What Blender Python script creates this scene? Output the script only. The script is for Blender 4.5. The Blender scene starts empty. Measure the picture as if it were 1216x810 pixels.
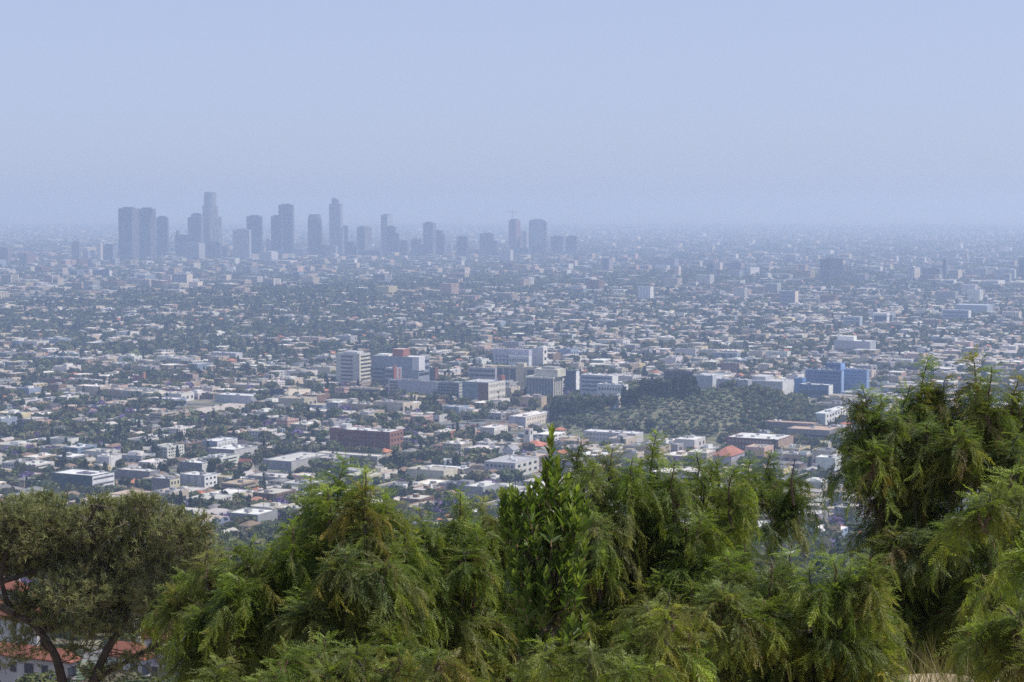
import bpy, math, random
import numpy as np
from mathutils import Vector, Matrix
R = math.radians
random.seed(7)
RNG = np.random.default_rng(11)
SC = bpy.context.scene
COL = SC.collection

# ------------------------------------------------------------------ camera
FPX, CAMH = 2310.0, 240.0            # focal length in photo pixels, eye height over the plain
PITCH = math.atan(160 / FPX)
CP, SP = math.cos(PITCH), math.sin(PITCH)
cam = bpy.data.cameras.new('camera')
cam.sensor_width = 36.0
cam.lens = 36.0 * FPX / 1216.0
cam.clip_start = 0.5
cam.clip_end = 200000
cam.dof.use_dof = True; cam.dof.focus_distance = 24.0; cam.dof.aperture_fstop = 8.0
camo = bpy.data.objects.new('camera', cam)
COL.objects.link(camo)
camo.location = (0, 0, CAMH)
camo.rotation_euler = (math.pi / 2 - PITCH, 0, 0)
SC.camera = camo

def ray(px, py):
    xc, yc = (px - 608) / FPX, (405 - py) / FPX
    return Vector((xc, CP + yc * SP, -SP + yc * CP))

def P(px, py, D):
    """world point seen at a photo pixel, at forward distance D"""
    d = ray(px, py)
    return Vector((0, 0, CAMH)) + d * (D / d.y)

def proj(x, y, z):
    """photo pixel of a world point"""
    dz = z - CAMH
    f = y * CP - dz * SP
    u = y * SP + dz * CP
    return 608 + FPX * x / f, 405 - FPX * u / f

# ------------------------------------------------------------------ terrain
PROF = [(-200, 238.3), (-5, 238.3), (2, 238.2), (8, 236.8), (14, 235.6), (20, 234.8), (26, 234.0), (31, 233.0), (36, 230.6),
        (60, 222), (120, 204), (280, 168), (500, 132), (800, 84), (1100, 40), (1300, 18), (1500, 6), (1700, 0), (1e6, 0)]
PX_ = np.array([p[0] for p in PROF], float)
PZ_ = np.array([p[1] for p in PROF], float)

def sm(a, b, t):
    t = np.clip((t - a) / (b - a), 0, 1)
    return t * t * (3 - 2 * t)

HILLX, HILLY = (812 - 608) / FPX * 2230, 2230.0
def ground(x, y):
    x = np.asarray(x, float); y = np.asarray(y, float)
    z = np.interp(y, PX_, PZ_)
    # the pine's side of the slope lies lower
    z = z - 5.0 * sm(1.0, -7.0, x) * sm(3, 12, y) * sm(90, 45, y)
    # rolling noise, growing with distance
    a = sm(30, 400, y)
    z = z + a * 2.0 * (np.sin(x / 61 + 1.3) * np.sin(y / 83 + .4) + .6 * np.sin(x / 27 + y / 41))*sm(1500, 900, y)
    z = z + .12 * (np.sin(x * 1.7 + y * .9) + np.sin(x * .8 - y * 1.3)) * sm(3, 12, y) * sm(120, 50, y)
    # Olive-covered hill
    u = (x - HILLX) / 165.0; v = (y - HILLY) / 270.0
    r = np.sqrt(u * u + v * v + 1e-9)
    z = z + 29.0 * sm(1.05, .35, r)
    # wooded ridges beyond, left
    z = z + 22.0 * np.exp(-((x + 640) / 520) ** 2 - ((y - 4700) / 650) ** 2)
    z = z + 16.0 * np.exp(-((x + 80) / 500) ** 2 - ((y - 5600) / 600) ** 2)
    z = z + 14.0 * np.exp(-((x - 700) / 600) ** 2 - ((y - 6400) / 500) ** 2)
    return z

def g1(x, y):
    return float(ground(x, y))

def hit(px, py):
    """ground point seen at a photo pixel (marching outwards from 250 m)"""
    d = ray(px, py); d = d / d.y
    lo, y = 250.0, 250.0
    while y < 90000:
        p = Vector((0, 0, CAMH)) + d * y
        if p.z < g1(p.x, p.y):
            hi = y
            for _ in range(30):
                m = (lo + hi) / 2
                p = Vector((0, 0, CAMH)) + d * m
                if p.z < g1(p.x, p.y): hi = m
                else: lo = m
            return Vector((p.x, p.y, g1(p.x, p.y)))
        lo = y
        y *= 1.01
    return Vector((0, 0, CAMH)) + d * 90000

# ------------------------------------------------------------------ materials
def mat(name):
    m = bpy.data.materials.new(name)
    m.use_nodes = True
    nt = m.node_tree
    for n in list(nt.nodes):
        if n.type != 'OUTPUT_MATERIAL': nt.nodes.remove(n)
    out = [n for n in nt.nodes if n.type == 'OUTPUT_MATERIAL'][0]
    return m, nt, out

def N(nt, t, **kw):
    n = nt.nodes.new(t)
    for k, v in kw.items():
        if k in n.inputs: n.inputs[k].default_value = v
        else: setattr(n, k, v)
    return n

def mix_rgb(nt, a, b, fac, mode='MULTIPLY'):
    n = nt.nodes.new('ShaderNodeMix'); n.data_type = 'RGBA'; n.blend_type = mode
    for sock, v in ((n.inputs[0], fac), (n.inputs[6], a), (n.inputs[7], b)):
        if hasattr(v, 'links') or hasattr(v, 'is_linked'): nt.links.new(v, sock)
        else: sock.default_value = v if isinstance(v, float) else (*v, 1)
    return n.outputs[2]

def attr(nt):
    return N(nt, 'ShaderNodeAttribute', attribute_name='col').outputs['Color']

def coords(nt, kind='Object'):
    return nt.nodes.new('ShaderNodeTexCoord').outputs[kind]

def noise_fac(nt, scale, lo, hi, detail=4, co=None):
    n = N(nt, 'ShaderNodeTexNoise', Scale=scale, Detail=detail)
    if co is not None: nt.links.new(co, n.inputs['Vector'])
    r = N(nt, 'ShaderNodeMapRange')
    r.inputs['From Min'].default_value = .3; r.inputs['From Max'].default_value = .7
    r.inputs['To Min'].default_value = lo; r.inputs['To Max'].default_value = hi
    nt.links.new(n.outputs['Fac'], r.inputs['Value'])
    return r.outputs['Result']

def surf_mat(name, rough=.85, nscale=.35, lo=.82, hi=1.12, spec=.3, objcol=False):
    m, nt, out = mat(name)
    b = N(nt, 'ShaderNodeBsdfPrincipled', Roughness=rough)
    b.inputs['Specular IOR Level'].default_value = spec
    c = attr(nt)
    if objcol:
        oi = nt.nodes.new('ShaderNodeObjectInfo')
        c = mix_rgb(nt, c, oi.outputs['Color'], 1.0)
    co = coords(nt)
    f = noise_fac(nt, nscale, lo, hi, 5, co)
    cb = nt.nodes.new('ShaderNodeCombineColor')
    for i in range(3): nt.links.new(f, cb.inputs[i])
    c = mix_rgb(nt, c, cb.outputs[0], 1.0)
    nt.links.new(c, b.inputs['Base Color'])
    nt.links.new(b.outputs[0], out.inputs[0])
    return m

def leaf_mat(name, rough=.5, trans=.35, spec=.35, objcol=False, tcol=(1.25, 1.35, .6)):
    m, nt, out = mat(name)
    c = attr(nt)
    if objcol:
        oi = nt.nodes.new('ShaderNodeObjectInfo')
        c = mix_rgb(nt, c, oi.outputs['Color'], 1.0)
    b = N(nt, 'ShaderNodeBsdfPrincipled', Roughness=rough)
    b.inputs['Specular IOR Level'].default_value = spec
    nt.links.new(c, b.inputs['Base Color'])
    t = nt.nodes.new('ShaderNodeBsdfTranslucent')
    tc = mix_rgb(nt, c, tcol, 1.0)
    nt.links.new(tc, t.inputs['Color'])
    mx = N(nt, 'ShaderNodeMixShader'); mx.inputs[0].default_value = trans
    nt.links.new(b.outputs[0], mx.inputs[1]); nt.links.new(t.outputs[0], mx.inputs[2])
    nt.links.new(mx.outputs[0], out.inputs[0])
    return m

M_PAINT = surf_mat('weathered_paint', .85, .25, .8, 1.15)
M_ROOF = surf_mat('roofing', .9, .12, .72, 1.18)
M_GLASS = surf_mat('window_glass', .12, .05, .8, 1.2, .6)
M_FARLEAF = leaf_mat('tree_foliage', .8, .18, .15, True)
M_BARK = surf_mat('bark', .95, 6.0, .55, 1.3)
M_LEAF = leaf_mat('pepper_leaf', .42, .45, .32)
M_NEEDLE = leaf_mat('pine_needle', .6, .22, .25, False, (1.15, 1.1, .6))
M_METAL = surf_mat('painted_metal', .4, .5, .9, 1.08, .5)

# tower cladding: storey lines and mullions modulate the coat's colour
m, nt, out = mat('tower_cladding')
b = N(nt, 'ShaderNodeBsdfPrincipled', Roughness=.45)
co = coords(nt); sep = nt.nodes.new('ShaderNodeSeparateXYZ'); nt.links.new(co, sep.inputs[0])
def band(sock, period, frac, lo):
    a = N(nt, 'ShaderNodeMath', operation='MULTIPLY'); a.inputs[1].default_value = 1 / period; nt.links.new(sock, a.inputs[0])
    f = N(nt, 'ShaderNodeMath', operation='FRACT'); nt.links.new(a.outputs[0], f.inputs[0])
    g = N(nt, 'ShaderNodeMath', operation='GREATER_THAN'); g.inputs[1].default_value = frac; nt.links.new(f.outputs[0], g.inputs[0])
    r = N(nt, 'ShaderNodeMapRange'); r.inputs['To Min'].default_value = lo; r.inputs['To Max'].default_value = 1.1
    nt.links.new(g.outputs[0], r.inputs['Value'])
    return r.outputs[0]
f1 = band(sep.outputs[2], 4.0, .45, .6); f2 = band(sep.outputs[0], 6.0, .3, .75)
mu = N(nt, 'ShaderNodeMath', operation='MULTIPLY'); nt.links.new(f1, mu.inputs[0]); nt.links.new(f2, mu.inputs[1])
cb = nt.nodes.new('ShaderNodeCombineColor')
for i in range(3): nt.links.new(mu.outputs[0], cb.inputs[i])
nt.links.new(mix_rgb(nt, attr(nt), cb.outputs[0], 1.0), b.inputs['Base Color'])
nt.links.new(b.outputs[0], out.inputs[0])
M_TOWER = m

# ground: dry soil, patchy lawn and paving
m, nt, out = mat('city_ground')
b = N(nt, 'ShaderNodeBsdfPrincipled', Roughness=.95)
co = coords(nt)
def ramp(sock, stops):
    r = nt.nodes.new('ShaderNodeValToRGB'); e = r.color_ramp.elements
    while len(e) < len(stops): e.new(.5)
    for i, (p, c) in enumerate(stops): e[i].position = p; e[i].color = (*c, 1)
    nt.links.new(sock, r.inputs[0]); return r.outputs[0]
n1 = N(nt, 'ShaderNodeTexNoise', Scale=.035, Detail=6); nt.links.new(co, n1.inputs[0])
n2 = N(nt, 'ShaderNodeTexNoise', Scale=.9, Detail=8); nt.links.new(co, n2.inputs[0])
v1 = N(nt, 'ShaderNodeTexVoronoi', Scale=.045); nt.links.new(co, v1.inputs['Vector'])
c1 = ramp(n1.outputs['Fac'], [(.35, (.075, .085, .04)), (.48, (.13, .12, .085)), (.56, (.2, .19, .17)), (.68, (.11, .115, .06))])
c2 = ramp(n2.outputs['Fac'], [(.3, (.6, .6, .6)), (.7, (1.25, 1.2, 1.15))])
c3 = mix_rgb(nt, c1, v1.outputs['Color'], .25, 'SOFT_LIGHT')
nt.links.new(mix_rgb(nt, c3, c2, 1.0), b.inputs['Base Color']); nt.links.new(b.outputs[0], out.inputs[0])
M_GROUND = m

m, nt, out = mat('hill_scrub')
b = N(nt, 'ShaderNodeBsdfPrincipled', Roughness=1.0)
co = coords(nt)
n2 = N(nt, 'ShaderNodeTexNoise', Scale=.12, Detail=8); nt.links.new(co, n2.inputs[0])
nt.links.new(ramp(n2.outputs['Fac'], [(.32, (.065, .08, .035)), (.5, (.11, .118, .06)), (.64, (.19, .165, .105))]), b.inputs['Base Color']); nt.links.new(b.outputs[0], out.inputs[0])
M_SCRUB = m

m, nt, out = mat('dry_sandy_soil')
b = N(nt, 'ShaderNodeBsdfPrincipled', Roughness=1.0)
co = coords(nt)
n2 = N(nt, 'ShaderNodeTexNoise', Scale=2.2, Detail=10); nt.links.new(co, n2.inputs[0])
nt.links.new(ramp(n2.outputs['Fac'], [(.3, (.16, .12, .075)), (.5, (.33, .26, .165)), (.7, (.44, .36, .24))]), b.inputs['Base Color'])
bp = N(nt, 'ShaderNodeBump', Strength=.6, Distance=.08); nt.links.new(n2.outputs['Fac'], bp.inputs['Height'])
nt.links.new(bp.outputs[0], b.inputs['Normal']); nt.links.new(b.outputs[0], out.inputs[0])
M_SAND = m

m, nt, out = mat('asphalt')
b = N(nt, 'ShaderNodeBsdfPrincipled', Roughness=.9)
co = coords(nt)
n2 = N(nt, 'ShaderNodeTexNoise', Scale=.08, Detail=8); nt.links.new(co, n2.inputs[0])
nt.links.new(ramp(n2.outputs['Fac'], [(.3, (.055, .055, .058)), (.7, (.11, .108, .105))]), b.inputs['Base Color'])
nt.links.new(b.outputs[0], out.inputs[0])
M_ASPHALT = m

m, nt, out = mat('haze_air')
pv = N(nt, 'ShaderNodeVolumePrincipled')
HAZE_DENSITY = 1.3e-4
pv.inputs['Density'].default_value = HAZE_DENSITY
pv.inputs['Density Attribute'].default_value = ''
pv.inputs['Color'].default_value = (.5, .65, .94, 1)
pv.inputs['Absorption Color'].default_value = (.18, .15, 0, 1)
pv.inputs['Anisotropy'].default_value = .2
nt.links.new(pv.outputs[0], out.inputs['Volume'])
try: m.cycles.homogeneous_volume = True
except Exception: pass
M_HAZE = m

SLOTS = [M_PAINT, M_ROOF, M_GLASS, M_FARLEAF, M_BARK, M_TOWER, M_METAL, M_LEAF, M_NEEDLE]
PAINT, ROOF, GLASS, FARLEAF, BARK, TOWER, METAL, LEAF, NEEDLE = range(9)

# ------------------------------------------------------------------ mesh helpers
def mesh_np(name, v, sizes, idx, mi, cols):
    """v (n,3); sizes (f,) loops per face; idx flat loop vertex indices; mi (f,) slot; cols (f,3)"""
    me = bpy.data.meshes.new(name)
    v = np.ascontiguousarray(v, np.float32)
    sizes = np.asarray(sizes, np.int32); idx = np.asarray(idx, np.int32)
    me.vertices.add(len(v)); me.vertices.foreach_set('co', v.ravel())
    me.loops.add(len(idx)); me.loops.foreach_set('vertex_index', idx)
    me.polygons.add(len(sizes))
    st = np.zeros(len(sizes), np.int32); st[1:] = np.cumsum(sizes)[:-1]
    me.polygons.foreach_set('loop_start', st)
    mi = np.asarray(mi, np.int32)
    used = np.unique(mi); remap = np.zeros(len(SLOTS), np.int32)
    for k, u in enumerate(used):
        me.materials.append(SLOTS[u]); remap[u] = k
    me.polygons.foreach_set('material_index', remap[mi])
    me.polygons.foreach_set('use_smooth', np.zeros(len(sizes), bool))
    a = me.attributes.new('col', 'FLOAT_COLOR', 'FACE')
    c4 = np.ones((len(sizes), 4), np.float32); c4[:, :3] = cols
    a.data.foreach_set('color', c4.ravel())
    me.update(calc_edges=True)
    return me

def link(name, me, parent=None, loc=None, rz=0.0):
    o = bpy.data.objects.new(name, me)
    COL.objects.link(o)
    if parent is not None: o.parent = parent
    if loc is not None: o.location = loc
    if rz: o.rotation_euler = (0, 0, rz)
    return o

def tag(o, label=None, cat=None, group=None, kind=None):
    if label: o['label'] = label
    if cat: o['category'] = cat
    if group: o['group'] = group
    if kind: o['kind'] = kind
    return o

class MB:
    """collects faces; build() links them as one mesh object"""
    def __init__(s, loc=(0, 0, 0), rz=0.0):
        s.v = []; s.sz = []; s.ix = []; s.mi = []; s.c = []
        s.set(loc, rz)
    def set(s, loc, rz):
        s.o = loc; s.cs = math.cos(rz); s.sn = math.sin(rz)
    def pt(s, p):
        x, y, z = p
        s.v.append((s.o[0] + x * s.cs - y * s.sn, s.o[1] + x * s.sn + y * s.cs, s.o[2] + z))
        return len(s.v) - 1
    def face(s, pts, col, m=PAINT):
        k = len(s.v)
        for p in pts: s.pt(p)
        s.sz.append(len(pts)); s.ix.extend(range(k, k + len(pts))); s.mi.append(m); s.c.append(col)
    def faces(s, pts, fs, col, m=PAINT):
        k = len(s.v)
        for p in pts: s.pt(p)
        for f in fs:
            s.sz.append(len(f)); s.ix.extend([k + i for i in f]); s.mi.append(m); s.c.append(col)
    def box(s, x0, x1, y0, y1, z0, z1, col, m=PAINT, top=None, tm=None, bottom=True):
        k = len(s.v)
        for p in ((x0, y0, z0), (x1, y0, z0), (x1, y1, z0), (x0, y1, z0), (x0, y0, z1), (x1, y0, z1), (x1, y1, z1), (x0, y1, z1)): s.pt(p)
        fs = [(0, 1, 5, 4), (1, 2, 6, 5), (2, 3, 7, 6), (3, 0, 4, 7), (4, 5, 6, 7)]
        if bottom: fs.append((3, 2, 1, 0))
        for i, f in enumerate(fs):
            s.sz.append(4); s.ix.extend([k + j for j in f])
            s.mi.append((tm if tm is not None else m) if i == 4 else m)
            s.c.append(top if (i == 4 and top is not None) else col)
    def prism(s, ring, z0, z1, col, m=PAINT, top=None, tm=None, scale=1.0):
        n = len(ring); k = len(s.v)
        for x, y in ring: s.pt((x, y, z0))
        for x, y in ring: s.pt((x * scale, y * scale, z1))
        for i in range(n):
            j = (i + 1) % n
            s.sz.append(4); s.ix.extend([k + i, k + j, k + n + j, k + n + i]); s.mi.append(m); s.c.append(col)
        s.sz.append(n); s.ix.extend([k + n + i for i in range(n)]); s.mi.append(tm if tm is not None else m); s.c.append(top or col)
        s.sz.append(n); s.ix.extend([k + i for i in reversed(range(n))]); s.mi.append(m); s.c.append(col)
    def tube(s, pts, rad, col, m=BARK, n=6):
        """tapered tube along points"""
        pts = [Vector(p) for p in pts]
        rings = []
        k0 = len(s.v)
        up = Vector((.3, .2, 1))
        for i, p in enumerate(pts):
            t = (pts[min(i + 1, len(pts) - 1)] - pts[max(i - 1, 0)])
            t = t.normalized() if t.length > 1e-6 else Vector((0, 0, 1))
            a = t.cross(Vector((1, 0, 0)) if abs(t.x) < .8 else Vector((0, 1, 0))).normalized()
            b_ = t.cross(a)
            r = rad[i] if hasattr(rad, '__len__') else rad
            rings.append([s.pt(p + (a * math.cos(q) + b_ * math.sin(q)) * r) for q in [2 * math.pi * j / n for j in range(n)]])
        for i in range(len(pts) - 1):
            for j in range(n):
                q = (j + 1) % n
                s.sz.append(4); s.ix.extend([rings[i][j], rings[i][q], rings[i + 1][q], rings[i + 1][j]]); s.mi.append(m); s.c.append(col)
        for rg in (rings[0][::-1], rings[-1]):
            s.sz.append(n); s.ix.extend(rg); s.mi.append(m); s.c.append(col)
    def empty(s): return not s.sz
    def mesh(s, name):
        return mesh_np(name, np.array(s.v), s.sz, s.ix, s.mi, np.array(s.c))
    def build(s, name, parent=None, loc=None, rz=0.0):
        return link(name, s.mesh(name), parent, loc, rz)

def root(name, loc, rz=0.0):
    o = bpy.data.objects.new(name, None)
    o.empty_display_size = .5
    COL.objects.link(o); o.location = loc; o.rotation_euler = (0, 0, rz)
    return o

class Sink:
    """hands out a fresh MB per part; finish() links each under the thing's Empty"""
    def __init__(s): s.parts = []; s.named = {}
    def __call__(s, name, new=False):
        if new or name not in s.named:
            b_ = MB(); s.parts.append((name, b_)); s.named[name] = b_
        return s.named[name]
    def finish(s, name, loc, rz):
        r = root(name, loc, rz)
        for nm, b_ in s.parts:
            if not b_.empty(): b_.build(nm, r)
        return r

class One:
    """everything into one MB (mass of far buildings)"""
    def __init__(s, mb): s.mb = mb
    def __call__(s, name, new=False): return s.mb

# ------------------------------------------------------------------ world, sun, haze, colour
SUN_AZ, SUN_EL = R(94), R(56)
sv = Vector((math.sin(SUN_AZ) * math.cos(SUN_EL), math.cos(SUN_AZ) * math.cos(SUN_EL), math.sin(SUN_EL)))
sl = bpy.data.lights.new('sun', 'SUN'); sl.energy = 4.0; sl.angle = R(.5); sl.color = (1, .95, .88)
so = bpy.data.objects.new('sun', sl); COL.objects.link(so)
so.rotation_euler = sv.to_track_quat('Z', 'Y').to_euler(); so.location = sv * 500
w = bpy.data.worlds.new('World'); SC.world = w; w.use_nodes = True
nt = w.node_tree
bg = nt.nodes['Background']
sky = nt.nodes.new('ShaderNodeTexSky'); sky.sky_type = 'NISHITA'; sky.sun_disc = False
sky.sun_elevation = SUN_EL; sky.sun_rotation = SUN_AZ
sky.altitude = 300; sky.air_density = .8; sky.dust_density = 1.5; sky.ozone_density = 6.0
# the sky's own blue seen through a thin even veil of high haze
tinted = mix_rgb(nt, sky.outputs[0], (1.05, .98, 1.08), 1.0)
nt.links.new(mix_rgb(nt, tinted, (3.6, 4.1, 5.55), .7, 'MIX'), bg.inputs[0]); bg.inputs[1].default_value = .118
vs = SC.view_settings
vs.view_transform = 'Standard'; vs.look = 'None'; vs.exposure = .29; vs.gamma = 1; vs.use_curve_mapping = False
SC.display_settings.display_device = 'sRGB'
cy = SC.cycles
cy.use_denoising = False; cy.use_adaptive_sampling = False
cy.max_bounces = 4; cy.diffuse_bounces = 2; cy.glossy_bounces = 2; cy.transmission_bounces = 2; cy.volume_bounces = 1
cy.transparent_max_bounces = 4; cy.caustics_reflective = False; cy.caustics_refractive = False
cy.sample_clamp_indirect = 4

def make_haze():
    hz = bpy.data.meshes.new('haze')
    x, y0, y1, z0, z1 = 45000, -3000, 70000, -3.0, 330.0
    vv = [(-x, y0, z0), (x, y0, z0), (x, y1, z0), (-x, y1, z0), (-x, y0, z1), (x, y0, z1), (x, y1, z1), (-x, y1, z1)]
    hz.from_pydata(vv, [], [(3, 2, 1, 0), (4, 5, 6, 7), (0, 1, 5, 4), (1, 2, 6, 5), (2, 3, 7, 6), (3, 0, 4, 7)])
    hz.materials.append(M_HAZE)
    tag(link('haze', hz), 'pale blue haze thickening over the whole city toward the horizon', None, None, 'stuff')

def make_ground():
    ys = np.concatenate([np.arange(-60, 60, 1.5), np.geomspace(60, 1300, 90), np.linspace(1330, 2700, 70), np.geomspace(2760, 8000, 50), np.geomspace(9000, 69000, 14)])
    ts = np.linspace(-1, 1, 161)
    ts = np.sign(ts) * np.abs(ts) ** 1.25
    hw = np.maximum(40, np.abs(ys) * .55 + 30)
    hw = np.where(ys > 9000, np.minimum(ys * .62, 44000), hw)
    X = ts[None, :] * hw[:, None]; Y = np.repeat(ys[:, None], len(ts), 1)
    Z = ground(X, Y)
    v = np.stack([X, Y, Z], -1).reshape(-1, 3)
    nr, nc = X.shape
    i = (np.arange(nr - 1)[:, None] * nc + np.arange(nc - 1)[None, :]).ravel()
    f = np.stack([i, i + 1, i + nc + 1, i + nc], -1)
    me = bpy.data.meshes.new('ground')
    me.from_pydata(v.tolist(), [], f.tolist())
    me.materials.append(M_GROUND); me.materials.append(M_SAND); me.materials.append(M_SCRUB)
    xc, yc = v[f].mean(1)[:, 0], v[f].mean(1)[:, 1]
    onhill = ((xc - HILLX) / 176) ** 2 + ((yc - HILLY) / 288) ** 2 < 1
    me.polygons.foreach_set('material_index', np.where(yc < 55, 1, np.where(onhill | ((yc < 1250) & (yc > 430)), 2, 0)).astype(np.int32))
    me.polygons.foreach_set('use_smooth', np.ones(len(f), bool))
    tag(link('ground', me), 'dry ground sloping down to the wide flat city plain', None, None, 'structure')
# ------------------------------------------------------------------ buildings
GRID = R(-27)
WHITE, CREAM, TAN, GREY, LGREY, DGREY = (.68, .68, .66), (.6, .54, .42), (.42, .33, .23), (.3, .3, .3), (.46, .46, .46), (.12, .12, .125)
BRICK, BRICKRED, PINK, YELLOW, BLUE, LAV = (.17, .085, .07), (.27, .11, .09), (.5, .34, .29), (.58, .48, .25), (.07, .17, .42), (.36, .34, .4)
TERRA, BROWN, DARK = (.42, .15, .08), (.2, .145, .11), (.04, .045, .055)
GL, GLB = (.035, .045, .06), (.06, .1, .15)

def fbox(mb, face, w, l, a0, a1, z0, z1, proud, col, m=PAINT):
    if face == 'f':
        mb.box(-w / 2 + a0 * w, -w / 2 + a1 * w, -l / 2 - proud, -l / 2 + .02, z0, z1, col, m)
    else:
        mb.box(w / 2 - .02, w / 2 + proud, -l / 2 + a0 * l, -l / 2 + a1 * l, z0, z1, col, m)

SINGLE_WINDOWS = False
def facade(sink, face, w, l, z0, z1, style, n=4, nb=6, col=GL, a0=.04, a1=.96, m=GLASS, part=None, fill=.5):
    """window strips on the front ('f') or right-hand ('r') face, each strip a part"""
    if style == 'bands':
        fh = (z1 - z0) / n
        for i in range(n):
            fbox(sink(part or 'window_band', True), face, w, l, a0, a1, z0 + fh * (i + .5 - fill / 2), z0 + fh * (i + .5 + fill / 2), .07, col, m)
    elif style == 'strips':
        s = (a1 - a0) / n
        for i in range(n):
            fbox(sink(part or 'window_strip', True), face, w, l, a0 + s * (i + .5 - fill / 2), a0 + s * (i + .5 + fill / 2), z0, z1, .07, col, m)
    elif style == 'grid':
        fh = (z1 - z0) / n; s = (a1 - a0) / nb
        for i in range(n):
            mb = sink(part or 'window_row', True) if not SINGLE_WINDOWS else None
            for j in range(nb):
                if SINGLE_WINDOWS: mb = sink('window', True)
                fbox(mb, face, w, l, a0 + s * (j + .5 - fill / 2), a0 + s * (j + .5 + fill / 2), z0 + fh * (i + .3), z0 + fh * (i + .75), .07, col, m)

def flat_top(sink, w, l, h, roofcol, parcol, rng, equip=2, par=.7, detail=True):
    """flat roof deck with parapet and plant boxes"""
    if not detail: return
    sink('roof').box(-w / 2 + .3, w / 2 - .3, -l / 2 + .3, l / 2 - .3, h - .02, h + .12, roofcol, ROOF)
    p = sink('parapet')
    t = .28
    p.box(-w / 2 - .02, w / 2 + .02, -l / 2 - .02, -l / 2 + t, h - .01, h + par, parcol)
    p.box(-w / 2 - .02, w / 2 + .02, l / 2 - t, l / 2 + .02, h - .01, h + par, parcol)
    p.box(-w / 2 - .02, -w / 2 + t, -l / 2 + t, l / 2 - t, h - .01, h + par - .003, parcol)
    p.box(w / 2 - t, w / 2 + .02, -l / 2 + t, l / 2 - t, h - .01, h + par - .003, parcol)
    for _ in range(equip):
        ex = rng.uniform(-.38, .38) * w; ey = rng.uniform(-.38, .38) * l
        a = rng.uniform(.8, 2.4); b = rng.uniform(.8, 2.2)
        a = min(a, w * .1 + .5); b = min(b, l * .1 + .5)
        c = rng.choice([LGREY, WHITE, GREY, (.22, .22, .23)])
        q = sink('air_conditioner', True)
        q.box(ex - a, ex + a, ey - b, ey + b, h + .1, h + rng.uniform(1.2, 2.4), c, METAL)

def pitched(mb, w, l, h, rise, kind, col, gablecol, ov=.55, along='x'):
    """hip or gable roof with eaves and thickness; ridge along the longer side"""
    swap = l > w
    def T(x, y, z): return (y, x, z) if swap else (x, y, z)
    a, b_ = (l, w) if swap else (w, l)
    A, B = a / 2 + ov, b_ / 2 + ov
    z = h - .12; zt = h + .08
    r = A - B if kind == 'hip' else A
    r = max(r, .3)
    bot = [T(-A, -B, z), T(A, -B, z), T(A, B, z), T(-A, B, z)]
    top = [T(-A, -B, zt), T(A, -B, zt), T(A, B, zt), T(-A, B, zt)]
    r0, r1 = T(-r, 0, zt + rise), T(r, 0, zt + rise)
    pts = bot + top + [r0, r1]
    fs = [(0, 1, 5, 4), (1, 2, 6, 5), (2, 3, 7, 6), (3, 0, 4, 7), (4, 5, 9, 8), (6, 7, 8, 9)]
    if swap: fs = [f[::-1] for f in fs]
    mb.faces(pts, fs, col, ROOF)
    if kind == 'hip':
        e = [(5, 6, 9), (7, 4, 8)]
        if swap: e = [f[::-1] for f in e]
        mb.faces(pts, e, col, ROOF)
    else:
        # gable ends in wall colour, set back under the eave
        for s in (-1, 1):
            g = [T(s * a / 2, -b_ / 2, h), T(s * a / 2, b_ / 2, h), T(s * a / 2, 0, h + rise * .9)]
            mb.face(g, gablecol, PAINT)

def build_house(s, sink, detail=True):
    w, l, h, wc, rc, kind = s['w'], s['l'], s['h'], s['wall'], s['roof'], s['rk']
    rng = random.Random(s['seed'])
    wl = sink('wall')
    if kind == 'flat':
        wl.box(-w / 2, w / 2, -l / 2, l / 2, -1.5, h, wc, PAINT, rc, ROOF, False)
        flat_top(sink, w, l, h, rc, wc, rng, rng.choice([0, 1, 1, 2]), .45, detail)
    else:
        wl.box(-w / 2, w / 2, -l / 2, l / 2, -1.5, h, wc, PAINT, None, None, False)
        pitched(sink('roof'), w, l, h, s['rise'], kind, rc, wc)
        if detail and rng.random() < .5:
            x = rng.uniform(-.25, .25) * w
            sink('chimney').box(x - .4, x + .4, .1 * l - .4, .1 * l + .4, h, h + s['rise'] + .9, rng.choice([BRICK, wc, TAN]))
    if detail:
        nst = max(1, round(h / 3.2))
        for k in range(nst):
            z = k * 3.1 + 1.0
            for face, span in (('f', w), ('r', l)):
                n = max(2, int(span / 4.5)); n = min(n, 4)
                for j in range(n):
                    if k == 0 and face == 'f' and j == n // 2:
                        fbox(sink('door'), face, w, l, (j + .5) / n - .5 / span, (j + .5) / n + .5 / span, .05, 2.15, .06, rng.choice([(.12, .07, .04), DARK, (.3, .28, .25)]))
                        continue
                    ww = rng.uniform(.7, 1.1)
                    fbox(sink('window', True), face, w, l, (j + .5) / n - ww / span, (j + .5) / n + ww / span, z, z + 1.3, .05, GL, GLASS)
        if rng.random() < .4:
            # a lower wing
            ww, hh = w * .45, 3.0
            wg = sink('wing', True)
            wg.box(-w / 2 - ww + .02, -w / 2 - .02, -l * .3, l * .25, -1.5, hh, wc, PAINT, rc, ROOF, False)
    else:
        # dark openings read even far away
        for face, span in (('f', w), ('r', l)):
            n = max(1, int(span / 6))
            for j in range(n):
                fbox(wl, face, w, l, (j + .3) / n, (j + .62) / n, h - 2.3, h - .9, .06, GL, GLASS)

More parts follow.
